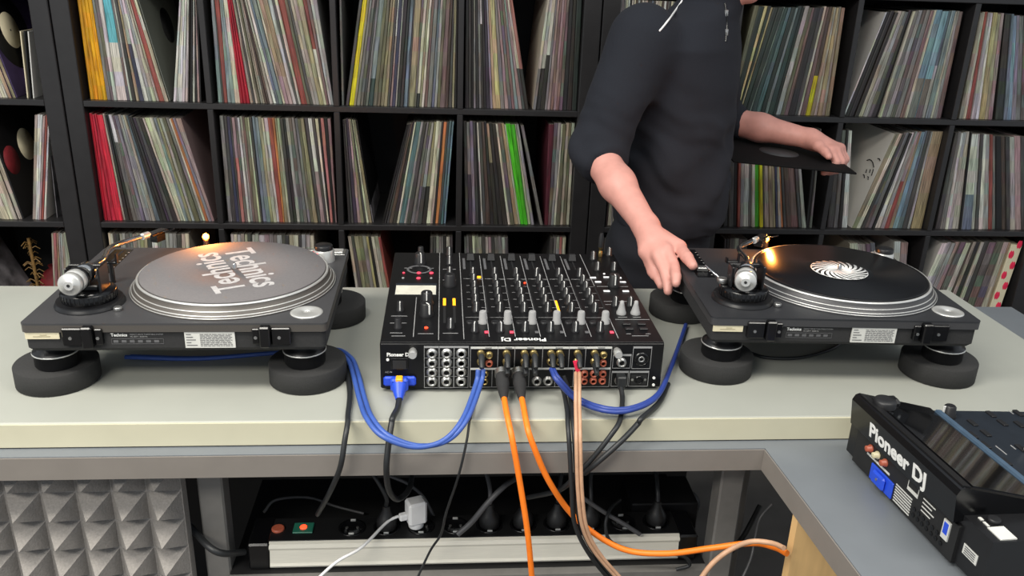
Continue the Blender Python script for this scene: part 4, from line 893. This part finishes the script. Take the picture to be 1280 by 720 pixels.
def head(P):
    d = ell(P, hp(0, -.012, .035), (.074, .094, .085), RH)
    d = smin(d, ell(P, hp(0, .022, -.035), (.058, .068, .078), RH), .03)
    d = smin(d, ell(P, hp(0, .058, -.094), (.026, .024, .020), RH), .025)
    d = smin(d, cone(P, hp(0, .088, .010), hp(0, .108, -.028), .008, .0125), .012)
    d = smin(d, ell(P, hp(0, .084, -.058), (.022, .010, .007), RH), .010)
    d = smin(d, ell(P, hp(0, .080, .022), (.050, .014, .010), RH), .012)
    for s in (-1, 1):
        d = smin(d, ell(P, hp(s*.078, -.006, -.006), (.009, .020, .032), RH), .008)
        d = np.maximum(d, -ell(P, hp(s*.031, .094, .004), (.017, .010, .009), RH)+.0) if False else d
    d = smin(d, cone(P, body_pt(0, .055, 1.40), hp(0, -.030, -.070), .060, .054), .03)
    return d
hipR, hipL = body_pt(.095, -.01, .86), body_pt(-.095, -.01, .86)
knR, knL = body_pt(.10, .03, .47), body_pt(-.10, .0, .47); anR, anL = body_pt(.11, .0, .085), body_pt(-.11, -.03, .085)
def skin_fn(P):
    d = loft(P, [.80, .95, 1.10, 1.25, 1.35, 1.42], [.150, .135, .132, .150, .165, .075], [.098, .090, .092, .100, .085, .060], [0, 0, .01, .025, .035, .05])
    d = smin(d, head(P), .03)
    d = smin(d, arm(P, shR, elR, wrR, 'R'), .03); d = smin(d, arm(P, shL, elL, wrL, 'L'), .03)
    for h, k, a in ((hipR, knR, anR), (hipL, knL, anL)):
        d = smin(d, cone(P, h, k, .080, .052), .03); d = smin(d, cone(P, k, a, .052, .036), .02); d = smin(d, cone(P, a, a+PF*.13-np.array([0, 0, .045]), .036, .026), .02)
    return d
def wr_noise(P, s, seed=0.):
    x, y, z = P[:, 0]*s, P[:, 1]*s, P[:, 2]*s
    return np.sin(x*1.3+z*2.1+seed+1.5*np.sin(y*.9+z*.7))*np.sin(y*1.7-z*1.1+seed*2+1.2*np.sin(x*1.1))
cuffR = elR*.80+wrR*.20; cuffL = elL*.72+wrL*.28
def seg_cut(P, a, b): ab = b-a; return ((P-b)@(ab/np.linalg.norm(ab))).astype(np.float32)
def sweater_fn(P):
    P = P.astype(np.float32)
    d = loft(P, [.905, .93, 1.00, 1.10, 1.25, 1.34, 1.40, 1.435, 1.475], [.164, .174, .172, .168, .176, .186, .140, .082, .078], [.126, .138, .136, .128, .124, .110, .086, .074, .070], [.010, .012, .014, .016, .020, .026, .040, .058, .068])
    aR = smin(cone(P, shR, elR, .074, .060), np.maximum(cone(P, elR, cuffR, .058, .047), seg_cut(P, elR, cuffR)), .02)
    aL = smin(cone(P, shL, elL, .074, .058), np.maximum(cone(P, elL, cuffL, .056, .046), seg_cut(P, elL, cuffL)), .02)
    d = smin(d, aR, .035); d = smin(d, aL, .035)
    fold = .0060*wr_noise(P, 17., .4)+.0018*wr_noise(P, 40., 1.7)
    t = np.clip((1.30-P[:, 2])/.15, .15, 1)
    # long drag folds from the shoulder towards the hip, and bunching at the cuff
    q = P-np.array([.56, 2.03, 0], np.float32); s = q@PR.astype(np.float32)
    drag = .0060*np.sin(34*(P[:, 2]*.8+s*.75)+2*np.sin(9*s+6*P[:, 2]))*np.exp(-((P[:, 2]-1.04)/.09)**2)
    bun = .004*np.sin(260*np.linalg.norm(P-elR.astype(np.float32), axis=1))*np.exp(-(np.linalg.norm(P-elR.astype(np.float32), axis=1)/.07)**2)
    return d+(fold*t+drag+bun).astype(np.float32)
def trousers_fn(P):
    P = P.astype(np.float32)
    d = loft(P, [.74, .80, .88, .955], [.150, .162, .160, .148], [.112, .118, .114, .104], [0, 0, 0, 0])
    for h, k, a in ((hipR, knR, anR), (hipL, knL, anL)):
        a2 = a*.97+k*.03; d = smin(d, cone(P, h, k, .096, .074), .04); d = smin(d, np.maximum(cone(P, k, a2, .074, .062), .085-P[:, 2]), .03)
    return d+.004*wr_noise(P, 22., 2.).astype(np.float32)
org = (.56, 2.03, 0.)
PE = thing('person', 'person in a dark navy sweater and trousers reaching to the black turntable', 'person', org)
V, F = sdf_mesh(skin_fn, (.22, 1.40, -.01), (1.16, 2.46, 1.72), .0042)
link('body', np_mesh('body', V, F, 'skin', org), PE)
V, F = sdf_mesh(sweater_fn, (.22, 1.70, .89), (.95, 2.46, 1.50), .0060)
SWM = np_mesh('sweater', V, F, 'sweater', org); SWO = link('sweater', SWM, PE)
SWV = V
V, F = sdf_mesh(trousers_fn, (.30, 1.78, .05), (.82, 2.30, .97), .0095); link('trousers', np_mesh('trousers', V, F, 'trousers', org), PE)
for a, nm in ((anR, 'r'), (anL, 'l')):
    def shoe_fn(P, a=a):
        d = smin(cone(P, a-PF*.03-np.array([0, 0, .04]), a+PF*.16-np.array([0, 0, .048]), .046, .038), cone(P, a-np.array([0, 0, .02]), a, .046, .044), .03)
        return np.maximum(d, .001-P[:, 2])
    V, F = sdf_mesh(shoe_fn, a-np.array([.25, .25, .09]), a+np.array([.25, .25, .06]), .007); link('shoe', np_mesh('shoe', V, F, 'shoe', org), PE)
def hair_fn(P):
    d = ell(P, hp(0, -.020, .044), (.083, .101, .090), RH)
    d = smin(d, ell(P, hp(0, -.062, -.020), (.066, .052, .062), RH), .03)
    q = P-HEAD; cut = q@hF-.055-.35*(q@hU-.055)          # keep the face free
    return np.maximum(d, cut)+.003*wr_noise(P, 90.)
V, F = sdf_mesh(hair_fn, HEAD-.16, HEAD+.18, .0055); link('hair', np_mesh('hair', V, F, 'hair', org), PE)
for s in (-1, 1):
    e = hp(s*.031, .080, .004)-np.array(org); G().lathe([(.001, -.011), (.0078, -.0078), (.011, 0), (.0078, .0078), (.001, .011)], 14).build('eye', 'eye', PE, tuple(e))
lpn = hp(0, .0875, -.058)-np.array(org); LM = Matrix([[float(v) for v in row] for row in np.stack([hS*.020, hF*.007, hU*.0065], 1)]).to_4x4(); G().lathe([(.05, -1), (.7, -.7), (1, 0), (.7, .7), (.05, 1)], 16, M=LM).build('lips', 'lip', PE, tuple(lpn))
# white piping over the shoulder and zip at the collar: laid on the sweater surface
def snap(px, py, off=.001):
    d = ray(px, py); d = d/np.linalg.norm(d); t0 = 1.6
    ts = np.linspace(1.5, 2.7, 1200); P = CAM+ts[:, None]*d; v = sweater_fn(P); k = np.argmax(v < 0)
    return (CAM+(ts[k]-off)*d) if v[k] < 0 else None
pp = [snap(x, y) for x, y in ((858, -8), (852, 2), (845, 12), (837, 23), (830, 32), (824, 39))]
pp = [Vector(p)-Vector(org) for p in pp if p is not None]
if len(pp) > 2: G().tube(spline(pp, 6), .0022, 6).build('shoulder_piping', 'white_plastic', PE)
zp = [snap(x, y) for x, y in ((906, 4), (908, 16), (909, 28), (908, 40), (907, 52))]
zp = [Vector(p)-Vector(org) for p in zp if p is not None]
if len(zp) > 2:
    G().tube(spline(zp, 6), .0022, 6).build('zip', 'black_gloss', PE)
    for k in (1, 3): G().box(-.004, .004, -.002, .002, -.008, .006, bev=.001).build('zip_pull', 'silver', PE, tuple(zp[min(k, len(zp)-1)]))

# black sleeve carried in the other hand
hc = Vector(atY(974, 186.5, 2.185)); hc.z -= .010
HS = thing('carried_sleeve', 'black square sleeve with a grey centre label held out flat', 'record', hc, 0); HS.rotation_euler = (.03, .060, -.10)
G().box(-.156, .156, -.156, .156, -.0022, .0022, bev=.001).build('cover', mat('sleeve_black', (15, 15, 16), .8, spec=.15), HS)
G().lathe([(.052, .0022), (.052, .0028), (.004, .0029)], 40).build('label', 'vinyl_label', HS)

# ------------------------------------------------------------------ power strip under the desk
pz1 = atY(600, 673, 1.205).z; pz0 = atY(600, 703, 1.205).z
PS = thing('power_strip', 'black power strip with a silver aluminium front and green rocker switch', 'power strip', (0, 1.205, pz0))
PH = pz1-pz0
G().box(-.305, .440, .003, .068, 0, PH, bev=.002).build('housing', 'socket_black', PS)
pa = G(); n_ = 8
pf_ = [(.003, 0), (-.004, .002), (-.006, .006), (-.004, .011), (-.003, PH-.014), (-.005, PH-.009), (-.003, PH-.002), (.003, PH)]
pa.add([(-.285, y, z) for y, z in pf_]+[(.420, y, z) for y, z in pf_], [tuple(reversed(range(n_))), tuple(range(n_, 2*n_))]+[(i, (i+1) % n_, n_+(i+1) % n_, n_+i) for i in range(n_)])
pa.build('front_profile', 'aluminium', PS)
for x0, x1 in ((-.320, -.284), (.419, .452)): G().box(x0, x1, -.006, .070, -.001, PH+.001, bev=.003).build('end_cap', 'black_gloss', PS)
sw = G().box(-.250, -.216, .022, .050, PH, PH+.003, bev=.001).build('rocker_switch', 'switch_green', PS)
G().lathe([(.006, PH+.003), (.006, PH+.0045), (.004, PH+.005)], 16, x=-.233, y=.036).build('switch_light', 'led_red', sw)
G().lathe([(.011, PH), (.011, PH+.003), (.009, PH+.004)], 20, x=-.280+.004, y=.036).build('fuse_cap', 'rca_red', PS)
sk = G().lathe([(.0235, 0), (.0235, .0012), (.0195, .0014), (.0190, .0004), (.002, .0003)], 28).mesh('socket', 'black_gloss')
pin = G().lathe([(.0025, 0), (.0025, .0012)], 10).mesh('contact', 'silver')
clip = G().box(-.0045, .0045, -.0015, .0015, 0, .004, bev=.0005).mesh('earth_clip', 'silver_bright')
sx = [-.150+i*.0595 for i in range(10)]
for x in sx:
    s_ = link('socket', sk, PS, (x, .036, PH))
    for d in (-.009, .009): link('contact', pin, s_, (d, 0, .0004))
    for d in (-.019, .019): link('earth_clip', clip, s_, (0, d, 0))
SZ = pz0+PH; SY = 1.241

def cable(name, label, pts, r, m, n=8, k=10, twin=None, group=None, cat='cable'):
    P = spline(pts, k); o0 = P[0].copy(); g = G()
    if twin is None: g.tube([p-o0 for p in P], r, n)
    else:
        for s in (-1, 1): g.tube([p-o0+Vector(twin)*s*.5 for p in P], r, n)
    o = g.build(name, m, None, o0)
    return tag(o, label, cat, group)
def plug_at(name, label, P, m='socket_black', d=0., col=None):
    t = thing(name, label, 'plug', P)
    G().lathe([(.017, .001), (.0175, .003), (.0175, .016), (.013, .024), (.0075, .034), (.006, .044)], 20).build('plug_body', m, t)
    return t

TS = TZ+.0055
# audio cables on the table
blueL = [atZ(160, 446, TS), atZ(250, 448, TS), atZ(345, 441, TS), atZ(412, 437, TS+.009), atZ(434, 446, TS+.011), atZ(443, 462, TS+.008), atZ(453, 500, TS+.005), atZ(462, 523, TS+.008), atY(482, 545, 1.088), atY(520, 558, 1.084), atY(556, 551, 1.090), atY(581, 524, 1.116), atY(598, 480, 1.190), atY(601, 462, 1.205)]
cable('audio_cable', 'twin blue audio cable looping from the lettered-slipmat turntable to the mixer', blueL, .0040, 'cable_blue', twin=(.008, .0025, 0))
blueR = [atY(690, 460, 1.205), atY(697, 474, 1.178), atZ(722, 499, TS+.010), atZ(757, 512, TS+.011), atZ(790, 511, TS+.011), atZ(822, 494, TS+.011), atZ(839, 458, TS+.009), atZ(851, 425, TS+.003), atZ(857, 407, TS+.001)]
cable('audio_cable', 'twin navy cable curving from the mixer towards the swirl-label turntable', blueR, .0040, 'cable_navy', twin=(.003, .008, 0))
FY = 1.094     # cables hanging free in front of the desk edge
cable('turntable_cable', 'black power cable dropping from beside the grey turntable pad over the desk', [atZ(412, 441, TS-.001), atZ(431, 450, TS-.001), atZ(437, 490, TS), atZ(435, 518, TS), atY(434.5, 529, 1.124), atY(431, 550, 1.103), atY(425, 585, FY), atY(411, 618, 1.13), atY(397, 643, 1.19)], .0042, 'cable_black')
cable('turntable_cable', 'thin dark cord lying below the swirl-label turntable', [atZ(935, 440, TS-.001), atZ(960, 447, TS-.001), atZ(1000, 447, TS-.001), atZ(1040, 436, TS-.001), atZ(1060, 420, TS-.001)], .003, 'cable_black')
pw = [atY(499, 498, 1.190), atY(497, 510, 1.164), atZ(491, 522, TS+.005), atY(489.5, 529, 1.123), atY(486, 552, 1.104), atY(483, 585, FY), atY(486, 612, 1.12), atY(497, 624, 1.16), atY(511, 612, 1.20), atY(516, 590, 1.24)]
PC = thing('mains_cable', 'black mains cable with a blue plug in the mixer socket', 'cable', pw[0])
G().tube([p-pw[0] for p in spline(pw, 10)], .0048, 10).build('cord', 'cable_black', PC)
# blue locking plug
MXR = 1.2301
px_, pz_ = atY(499, 478, MXR-.02).x, TZ+.022
pg = G(); pg.box(-.026, .026, MXR-.0062, MXR-.0012, -.0085, .0085, M=T3((px_, 0, pz_)), bev=.003)
pg.box(-.014, .014, MXR-.020, MXR-.006, -.0115, .0105, M=T3((px_, 0, pz_)), bev=.003)
a_ = Vector((px_, MXR-.018, pz_-.001)); b_ = pw[0]
pg.tube([a_, a_.lerp(b_, .5), b_+(b_-a_).normalized()*.002], .01, 12, rs=[.0125, .010, .0058])
pgo = pg.build('plug_body', 'plug_blue', PC); pgo.location = -pw[0]
yt_ = G().box(px_-.0055, px_+.0055, MXR-.024, MXR-.010, pz_+.004, pz_+.0135, bev=.0012).build('release_tab', 'tab_yellow', PC); yt_.location = -pw[0]
# orange microphone-type cables with black plugs
def orange(label, pts):
    t = thing('xlr_cable', label, 'cable', pts[0], 0, 'orange cables')
    G().tube([p-pts[0] for p in spline(pts[1:], 10)], .0047, 12).build('cord', 'cable_orange', t)
    p0, p1 = pts[0], pts[1]; dd = (p1-p0)
    G().tube([Vector((0, .010, .004)), Vector((0, 0, 0)), dd*.35, dd*.7, dd*1.1], .01, 16, rs=[.0105, .0105, .0108, .0085, .0052]).build('plug_body', 'black_rubber', t)
    G().tube([Vector((0, .011, .0045)), Vector((0, .0015, .0008))], .0114, 16).build('plug_shell', 'silver', t)
orange('orange cable hanging straight down from a black mixer plug', [atY(627.5, 471, 1.212), atY(630, 497, 1.185), atZ(633, 515, TS+.004), atY(636, 529, 1.124), atY(641, 553, 1.103), atY(651, 610, FY), atY(660, 670, 1.088), atY(666, 735, 1.088)])
orange('orange cable sweeping sideways to the plywood panel under the desk', [atY(648.5, 471, 1.212), atY(652, 497, 1.185), atZ(655, 512, TS+.004), atY(658, 528, 1.124), atY(664, 550, 1.103), atY(687, 603, 1.102), atY(722, 650, 1.108), atY(775, 685, 1.09), atY(830, 692, 1.07), atY(890, 685, 1.06), atY(940, 679, 1.04), atY(968, 684, 1.00), atY(984, 692, .977)])
cable('signal_cable', 'thin black cord running from the mixer down past the white charger', [atY(596, 488, 1.228), atZ(592, 505, TS-.002), atZ(588, 523, TS-.002), atY(586.5, 529, 1.130), atY(583, 553, 1.108), atY(573, 595, 1.102), atY(558, 640, 1.13), atY(551, 668, 1.15), atY(537, 690, 1.16), atY(516, 735, 1.15)], .0020, 'cable_black', n=6)
cable('signal_cable', 'pair of black cables hanging beside the beige twin wire', [atY(701, 470, 1.212), atY(708, 490, 1.20), atZ(712, 512, TS+.001), atY(713, 528, 1.122), atY(715, 555, 1.098), atY(718, 610, 1.084), atY(722, 655, 1.082), atY(742, 695, 1.085), atY(775, 735, 1.10)], .0038, 'cable_black', twin=(.0085, .002, 0))
cable('signal_cable', 'beige twin wire hanging straight down from red tape at the mixer', [atY(722, 466, 1.205), atY(722, 482, 1.165), atY(722, 508, 1.135), atY(722.5, 528, 1.108), atY(723, 555, 1.082), atY(725, 615, 1.068), atY(731, 660, 1.066), atY(748, 693, 1.068), atY(785, 735, 1.07)], .0030, 'cable_beige', twin=(.006, .0, 0))
cable('signal_cable', 'beige cable rising from the floor to the plywood panel', [atY(868, 735, 1.005), atY(890, 705, 1.01), atY(915, 686, 1.01), atY(940, 677, 1.0), atY(965, 679, .985), atY(980, 685, .962)], .0040, 'cable_beige')
cable('network_cable', 'black cable curving down from the squared mixer port', [atY(776.5, 485, 1.212), atY(778, 498, 1.19), atZ(777, 513, TS+.001), atY(774, 528, 1.124), atY(765, 542, 1.108), atY(743, 570, 1.102), atY(722, 592, 1.103), atY(700, 612, 1.13), atY(660, 622, 1.20)], .0042, 'cable_black')
cable('turntable_cable', 'black cable trailing from under the navy twin cable over the desk', [atZ(835, 480, TS), atZ(824, 503, TS), atZ(802, 523, TS+.003), atY(797, 530, 1.122), atY(775, 553, 1.098), atY(748, 577, 1.092), atY(730, 592, 1.098)], .0045, 'cable_black')
# small plugs in the rear panel
def rear_plug(x, z, m, label, drop=.02, r=.0052, out=.024, tapecol=None):
    P0 = Vector((.135+x, MXR-.0062, TZ+z)); t = thing('rca_plug', label, 'plug', P0, 0, 'plugs in the mixer rear panel')
    G().tube([Vector((0, 0, 0)), Vector((0, -out*.5, -.002)), Vector((0, -out, -drop))], r, 12, rs=[r, r, r*.75]).build('plug_body', m, t)
    G().tube([Vector((0, .0004, 0)), Vector((0, -.004, 0))], r*1.12, 14).build('collar', 'gold' if m == 'cable_black' else 'silver', t)
zt_ = hz(.076); zb_ = hz(.059)
for x, z, nm in ((-.069, zt_, 'feeding the looping blue cable'), (-.028, zt_, 'above the hanging orange cable'), (-.028, zb_, 'just over the black orange-cable plug'), (.001, zt_, 'above the sideways orange cable'), (.001, zb_, 'just over the sideways orange-cable plug'), (.016, zt_, 'left of the navy cable plug'), (.016, zb_, 'beneath another one by the navy cable'),
                 (.044, zt_, 'feeding the navy cable'), (.058, zt_, 'feeding the black pair'), (.087, zt_, 'above the red tape'), (.115, zt_, 'beside the red and white jacks'), (.115, zb_, 'beneath the one by the red and white jacks')):
    rear_plug(x, z, 'cable_black', 'small black plug with gold collar ' + nm, drop=.012 if z == zt_ else .008)
tg = G(); pa_ = Vector((.135+.082, MXR-.024, TZ+hz(.066)))
tg.add([pa_+Vector(v) for v in ((-.006, 0, .006), (.001, 0, .008), (.010, 0, -.022), (.003, 0, -.024), (-.006, .0012, .006), (.001, .0012, .008), (.010, .0012, -.022), (.003, .0012, -.024))], [(0, 1, 2, 3), (7, 6, 5, 4), (0, 4, 5, 1), (1, 5, 6, 2), (2, 6, 7, 3), (3, 7, 4, 0)])
tag(tg.build('tape_flag', 'tape_red'), 'red tape flag wrapped round a mixer plug', 'tape')
lp_ = thing('network_plug', 'black plug in the squared mixer port', 'plug', atY(776, 474, 1.222))
G().box(-.0075, .0075, -.012, .006, -.009, .009, bev=.002).tube([(0, -.006, -.006), (0, -.009, -.014)], .006, 10, rs=[.007, .0048]).build('plug_body', 'cable_black', lp_)

# white charger with its cable
cp = Vector((sx[2]-.009, SY, SZ+.001))
CH = thing('usb_charger', 'white USB charger plugged into the power strip', 'charger', cp, math.radians(20))
G().box(-.0165, .0165, -.0145, .0145, .010, .054, bev=.004).build('charger_body', 'white_plastic', CH)
G().lathe([(.0125, .001), (.0135, .003), (.0125, .011)], 20).build('plug_base', 'white_plastic', CH)
G().box(-.030, -.0162, -.006, .006, .020, .032, bev=.002).build('connector', 'white_plastic', CH)
c0 = cp+Vector((-.030, -.006, .026))
cable('usb_cable', 'thin white cable trailing from the white charger', [c0, c0+Vector((-.02, -.01, -.006)), atY(452, 684, 1.17), atY(420, 703, 1.15), atY(385, 735, 1.14)], .0026, 'cable_white')

# black mains plugs in the strip
for i, nm, path in ((1, 'nearest the green rocker switch', [(.0, -.01, .07), (-.02, .0, .105), (-.05, .04, .12)]), (4, 'with a cord rising behind the hanging orange cable', [(.0, .02, .065), (-.01, .06, .09), (-.02, .11, .11)]), (5, 'behind the hanging orange cable', [(-.005, .02, .06), (-.012, .06, .09), (-.02, .11, .11)]),
                    (6, 'between the two orange cables', [(.005, .02, .06), (.012, .05, .09), (.018, .10, .12)]), (7, 'under the beige twin wire', [(.0, .02, .07), (.005, .05, .10), (.01, .10, .12)]), (9, 'at the end cap away from the switch', [(.0, .01, .06), (.0, .05, .085), (-.02, .12, .09)])):
    P0 = Vector((sx[i], SY, SZ+.0005)); t = plug_at('mains_plug', 'black mains plug in the power strip ' + nm, P0)
    G().tube(spline([Vector((0, 0, .042))]+[Vector(q) for q in path], 8), .0038, 8).build('cord', 'cable_grey' if i in (4, 5) else 'cable_black', t)
cable('mains_cable', 'thick black cable coming round the desk leg beside the foam', [atY(228, 648, 1.215), atY(243, 664, 1.20), atY(262, 684, 1.165), atY(280, 692, 1.165), atY(305, 690, 1.20)], .0058, 'cable_black')
for k, (lbl, pts, m, r) in enumerate((('grey cord arching over the power strip by the switch', [(330, 640, 1.30), (345, 625, 1.33), (385, 622, 1.36), (420, 633, 1.36), (455, 642, 1.34)], 'cable_grey', .0026),
    ('dark cord looping up behind the white charger', [(487, 595, 1.33), (510, 605, 1.32), (530, 622, 1.30), (545, 650, 1.28), (565, 668, 1.275), (580, 662, 1.28)], 'cable_grey', .0030),
    ('grey cable leaning across the strip behind the thin black cord', [(572, 668, 1.19), (590, 652, 1.195), (610, 628, 1.20), (630, 608, 1.215), (645, 598, 1.25)], 'cable_grey', .0048),
    ('grey cable sloping away behind the beige twin wire', [(728, 622, 1.22), (755, 640, 1.215), (780, 655, 1.20), (800, 668, 1.195)], 'cable_grey', .0040),
    ('black cable looped at the strip end cap', [(775, 625, 1.26), (762, 638, 1.21), (757, 658, 1.19), (765, 678, 1.18), (800, 690, 1.17), (850, 694, 1.165), (862, 706, 1.165), (845, 712, 1.165)], 'cable_black', .0032),
    ('grey cord hanging behind the steel leg under the wing', [(965, 630, 1.22), (950, 648, 1.21), (944, 672, 1.20), (938, 700, 1.18), (922, 735, 1.16)], 'cable_grey', .0025),
    ('pair of dark cables behind the steel leg under the wing', [(950, 632, 1.30), (938, 655, 1.28), (928, 672, 1.27), (905, 700, 1.25)], 'cable_black', .0050))):
    cable('cable', lbl, [atY(*q) for q in pts], r, m)
tb = thing('cable_box', 'dark metal box beyond the power strip end', 'box', (.40, 1.31, TRZ+.0003))
G().box(-.05, .075, -.03, .06, 0, .062, bev=.002).build('box_body', 'black_satin', tb)

# ------------------------------------------------------------------ other things standing in the shelves
def lean(xb, yb, xt, yt, z0):
    a = atY(xb, yb, YR); b = atY(xt, yt, YR); return a.x, math.atan((b.x-a.x)/(b.z-z0))
def slab(name, label, cat, f, z0, wl, hl, th, ang, yaw, mface, group=None):
    """square sleeve: f = x of its bottom front edge, leaning by ang about y"""
    t = thing(name, label, cat, (f, YR+.004, z0+.0005), 0, group); t.rotation_euler = (0, ang, yaw); return t
pic = slab('picture_sleeve', 'purple and black picture sleeve with a round cream label, leaning', 'record', lean(18, 117, 0, 75, .05+3*CP)[0]+.0015, .05+3*CP, .31, .31, .003, lean(18, 117, 0, 75, .05+3*CP)[1], 0, None)
mat('picture_print', (60, 46, 84), .5, var=.85, scale=9); mat('print_grey', (110, 108, 112), .5, var=.6, scale=25)
G().box(-.0, .003, 0, .312, 0, .312).build('cover', 'picture_print', pic)
dM = T3((.0031, .105, .175)) @ Matrix.Rotation(math.pi/2, 4, 'Y')
G().lathe([(.105, 0), (.105, .0004), (.03, .0005)], 48, M=dM).build('disc_print', 'vinyl', pic); G().lathe([(.050, .0006), (.050, .0011), (.003, .0012)], 40, M=dM).build('label_print', 'label_cream', pic)
G().lathe([(.003, .0012), (.003, .0016), (.001, .0016)], 12, M=dM).build('spindle_hole', 'black_matte', pic)
bl = slab('picture_sleeve', 'black sleeve with an oval cream label and a dark red label', 'record', lean(26, 267, 1, 203, .05+2*CP)[0]+.0015, .05+2*CP, .31, .31, .003, lean(26, 267, 1, 203, .05+2*CP)[1], 0, None)
G().box(0, .003, .0, .312, 0, .312).build('cover', 'black_satin', bl)
dM = T3((.0031, .16, .19)) @ Matrix.Rotation(math.pi/2, 4, 'Y'); G().lathe([(.048, 0), (.048, .0006), (.004, .0007)], 36, M=dM).build('label_print', 'label_cream', bl)
dM = T3((.0031, .05, .165)) @ Matrix.Rotation(math.pi/2, 4, 'Y'); G().lathe([(.042, 0), (.042, .0006), (.004, .0007)], 36, M=dM).build('label_print', 'pouch_red', bl)
for k, (px0, mm) in enumerate(((33, 'label_cream'), (36.5, 'black_satin'), (40.5, 'label_white'))):
    s7 = thing('single_sleeve', ('cream', 'black', 'white')[k] + ' small single sleeve leaning against the purple picture sleeve', 'record', (atY(px0, 117, YR).x, YR, .05+3*CP+.0005), 0, 'small singles beside the purple picture sleeve'); s7.rotation_euler = (0, .055+.012*k, 0)
    G().box(0, .0028, 0, .18, 0, .18).build('cover', mm, s7)
gs = thing('single_sleeve', 'grey bent card sleeve behind the singles', 'record', (atY(46, 117, YR).x+.004, YR+.03, .05+3*CP+.0005)); gs.rotation_euler = (0, .09, 0)
G().box(0, .002, 0, .18, 0, .17).build('cover', 'print_grey', gs)
gs = thing('card_sleeve', 'grey worn card sleeve with frayed corner beside the beige leaning ones', 'record', (atY(61, 267, YR).x+.012, YR+.02, .05+2*CP+.0005)); gs.rotation_euler = (0, .05, 0)
G().box(0, .002, 0, .22, .0, .19).build('cover', 'print_grey', gs)
# black sleeve lying open behind the cyan spines, hole label
hs = thing('black_sleeve', 'black paper sleeve with a centre hole beside the white spines', 'record', (lean(210, 121, 171, 0, .05+3*CP)[0]+.0015, YR+.004, .05+3*CP+.0005)); hs.rotation_euler = (0, lean(210, 121, 171, 0, .05+3*CP)[1], 0)
G().box(0, .0022, 0, .310, 0, .312).build('cover', mat('paper_black', (96, 100, 92), .55, var=.05, scale=20), hs)
dM = T3((.0023, .175, .195)) @ Matrix.Rotation(math.pi/2, 4, 'Y'); G().lathe([(.050, 0), (.050, .0005), (.004, .0006)], 40, M=dM).build('label_print', 'black_satin', hs)
# dark glossy sleeve by the khaki spines
ds = thing('black_sleeve', 'glossy dark sleeve with a pale foot beside the khaki spines', 'record', (lean(465, 274, 444, 149, .05+2*CP)[0]+.0015, YR+.006, .05+2*CP+.0005)); ds.rotation_euler = (0, lean(465, 274, 444, 149, .05+2*CP)[1], 0)
G().box(0, .0022, 0, .310, .055, .312).build('cover', 'black_satin', ds); G().box(0, .0024, 0, .310, 0, .055).build('cover_foot', 'print_grey', ds)
# doodle on the white cover
so, SX_, szb, szt, sy0 = SKETCH
g = G()
def sk_pt(y, h):
    t_ = h/(szt-szb); return Vector((SX_[0]+(SX_[2]-SX_[0])*t_-.0012, sy0+y, szb+h))-so.location
for (y0, z0, y1, z1) in ((.03, .19, .06, .205), (.06, .205, .085, .20), (.04, .17, .044, .18), (.06, .165, .064, .175), (.03, .15, .04, .158), (.055, .15, .07, .157), (.022, .165, .028, .185), (.012, .215, .03, .218)):
    g.tube([sk_pt(y0, z0), sk_pt((y0+y1)/2, (z0+z1)/2+.003), sk_pt(y1, z1)], .0017, 6)
g.build('doodle_print', 'black_matte', so)
# sleeve with red lip prints
lx = atY(1222, 430, YR).x+.001; lsl = (atY(1264, 305, YR).x-lx)/(atY(1264, 305, YR).z-.05-CP)
ls = thing('lips_sleeve', 'cream sleeve printed with red lips leaning beside the table end', 'record', (lx, YR-.004, .05+CP+.0040)); ls.rotation_euler = (0, math.atan(lsl), 0)
G().box(0, .037, 0, .310, 0, .300, bev=.001).build('cover', 'label_cream', ls)
g = G(); random.seed(4)
for k in range(8):
    zc = .05+k*.036; xc = .010+.017*(k % 2)
    for dx in (-.0035, .0035): g.lathe([(.001, -.014), (.0048, -.007), (.006, 0), (.0048, .007), (.001, .014)], 10, M=T3((xc+dx*.9, -.0002, zc)) @ Matrix.Diagonal((1, .12, 1, 1)))
g.build('lip_print', 'tape_red', ls)
# bag of odds and ends in the lowest cube by the left post
bx = thing('drawstring_pouch', 'dark red pouch hanging in the low cube', 'pouch', (atY(24, 330, YR+.05).x, YR+.10, .05+CP+.16))
G().lathe([(.004, -.055), (.040, -.050), (.052, -.02), (.046, .02), (.03, .05), (.012, .062), (.016, .072)], 20).build('pouch_body', 'pouch_red', bx)
bx.location.z = .05+CP+.056; bx.location.y += .13; bx.location.x += .015
cs_ = thing('zine', 'black and white printed booklet leaning in the low cube', 'booklet', (atY(2, 352, YR).x, YR+.01, .05+CP+.0005)); cs_.rotation_euler = (0, -.42, 0)
G().box(0, .008, 0, .21, 0, .26).build('cover', 'print_grey', cs_)
tn = thing('tinsel_bundle', 'gold brown tinsel bundle beside the beige spines in the low cube', 'tinsel', (atY(47, 340, YR+.06).x, YR+.04, .05+CP+.001))
g = G(); random.seed(8)
for k in range(60):
    a = random.uniform(0, 6.28); z = random.uniform(.01, .27); g.tube([(0, 0, z), (.014*math.cos(a), .014*math.sin(a), z+.008), (.026*math.cos(a), .026*math.sin(a), z-.002)], .0016, 4)
g.tube([(0, 0, 0), (0.003, 0, .14), (0, 0, .28)], .005, 8); g.build('tinsel', 'tinsel', tn)
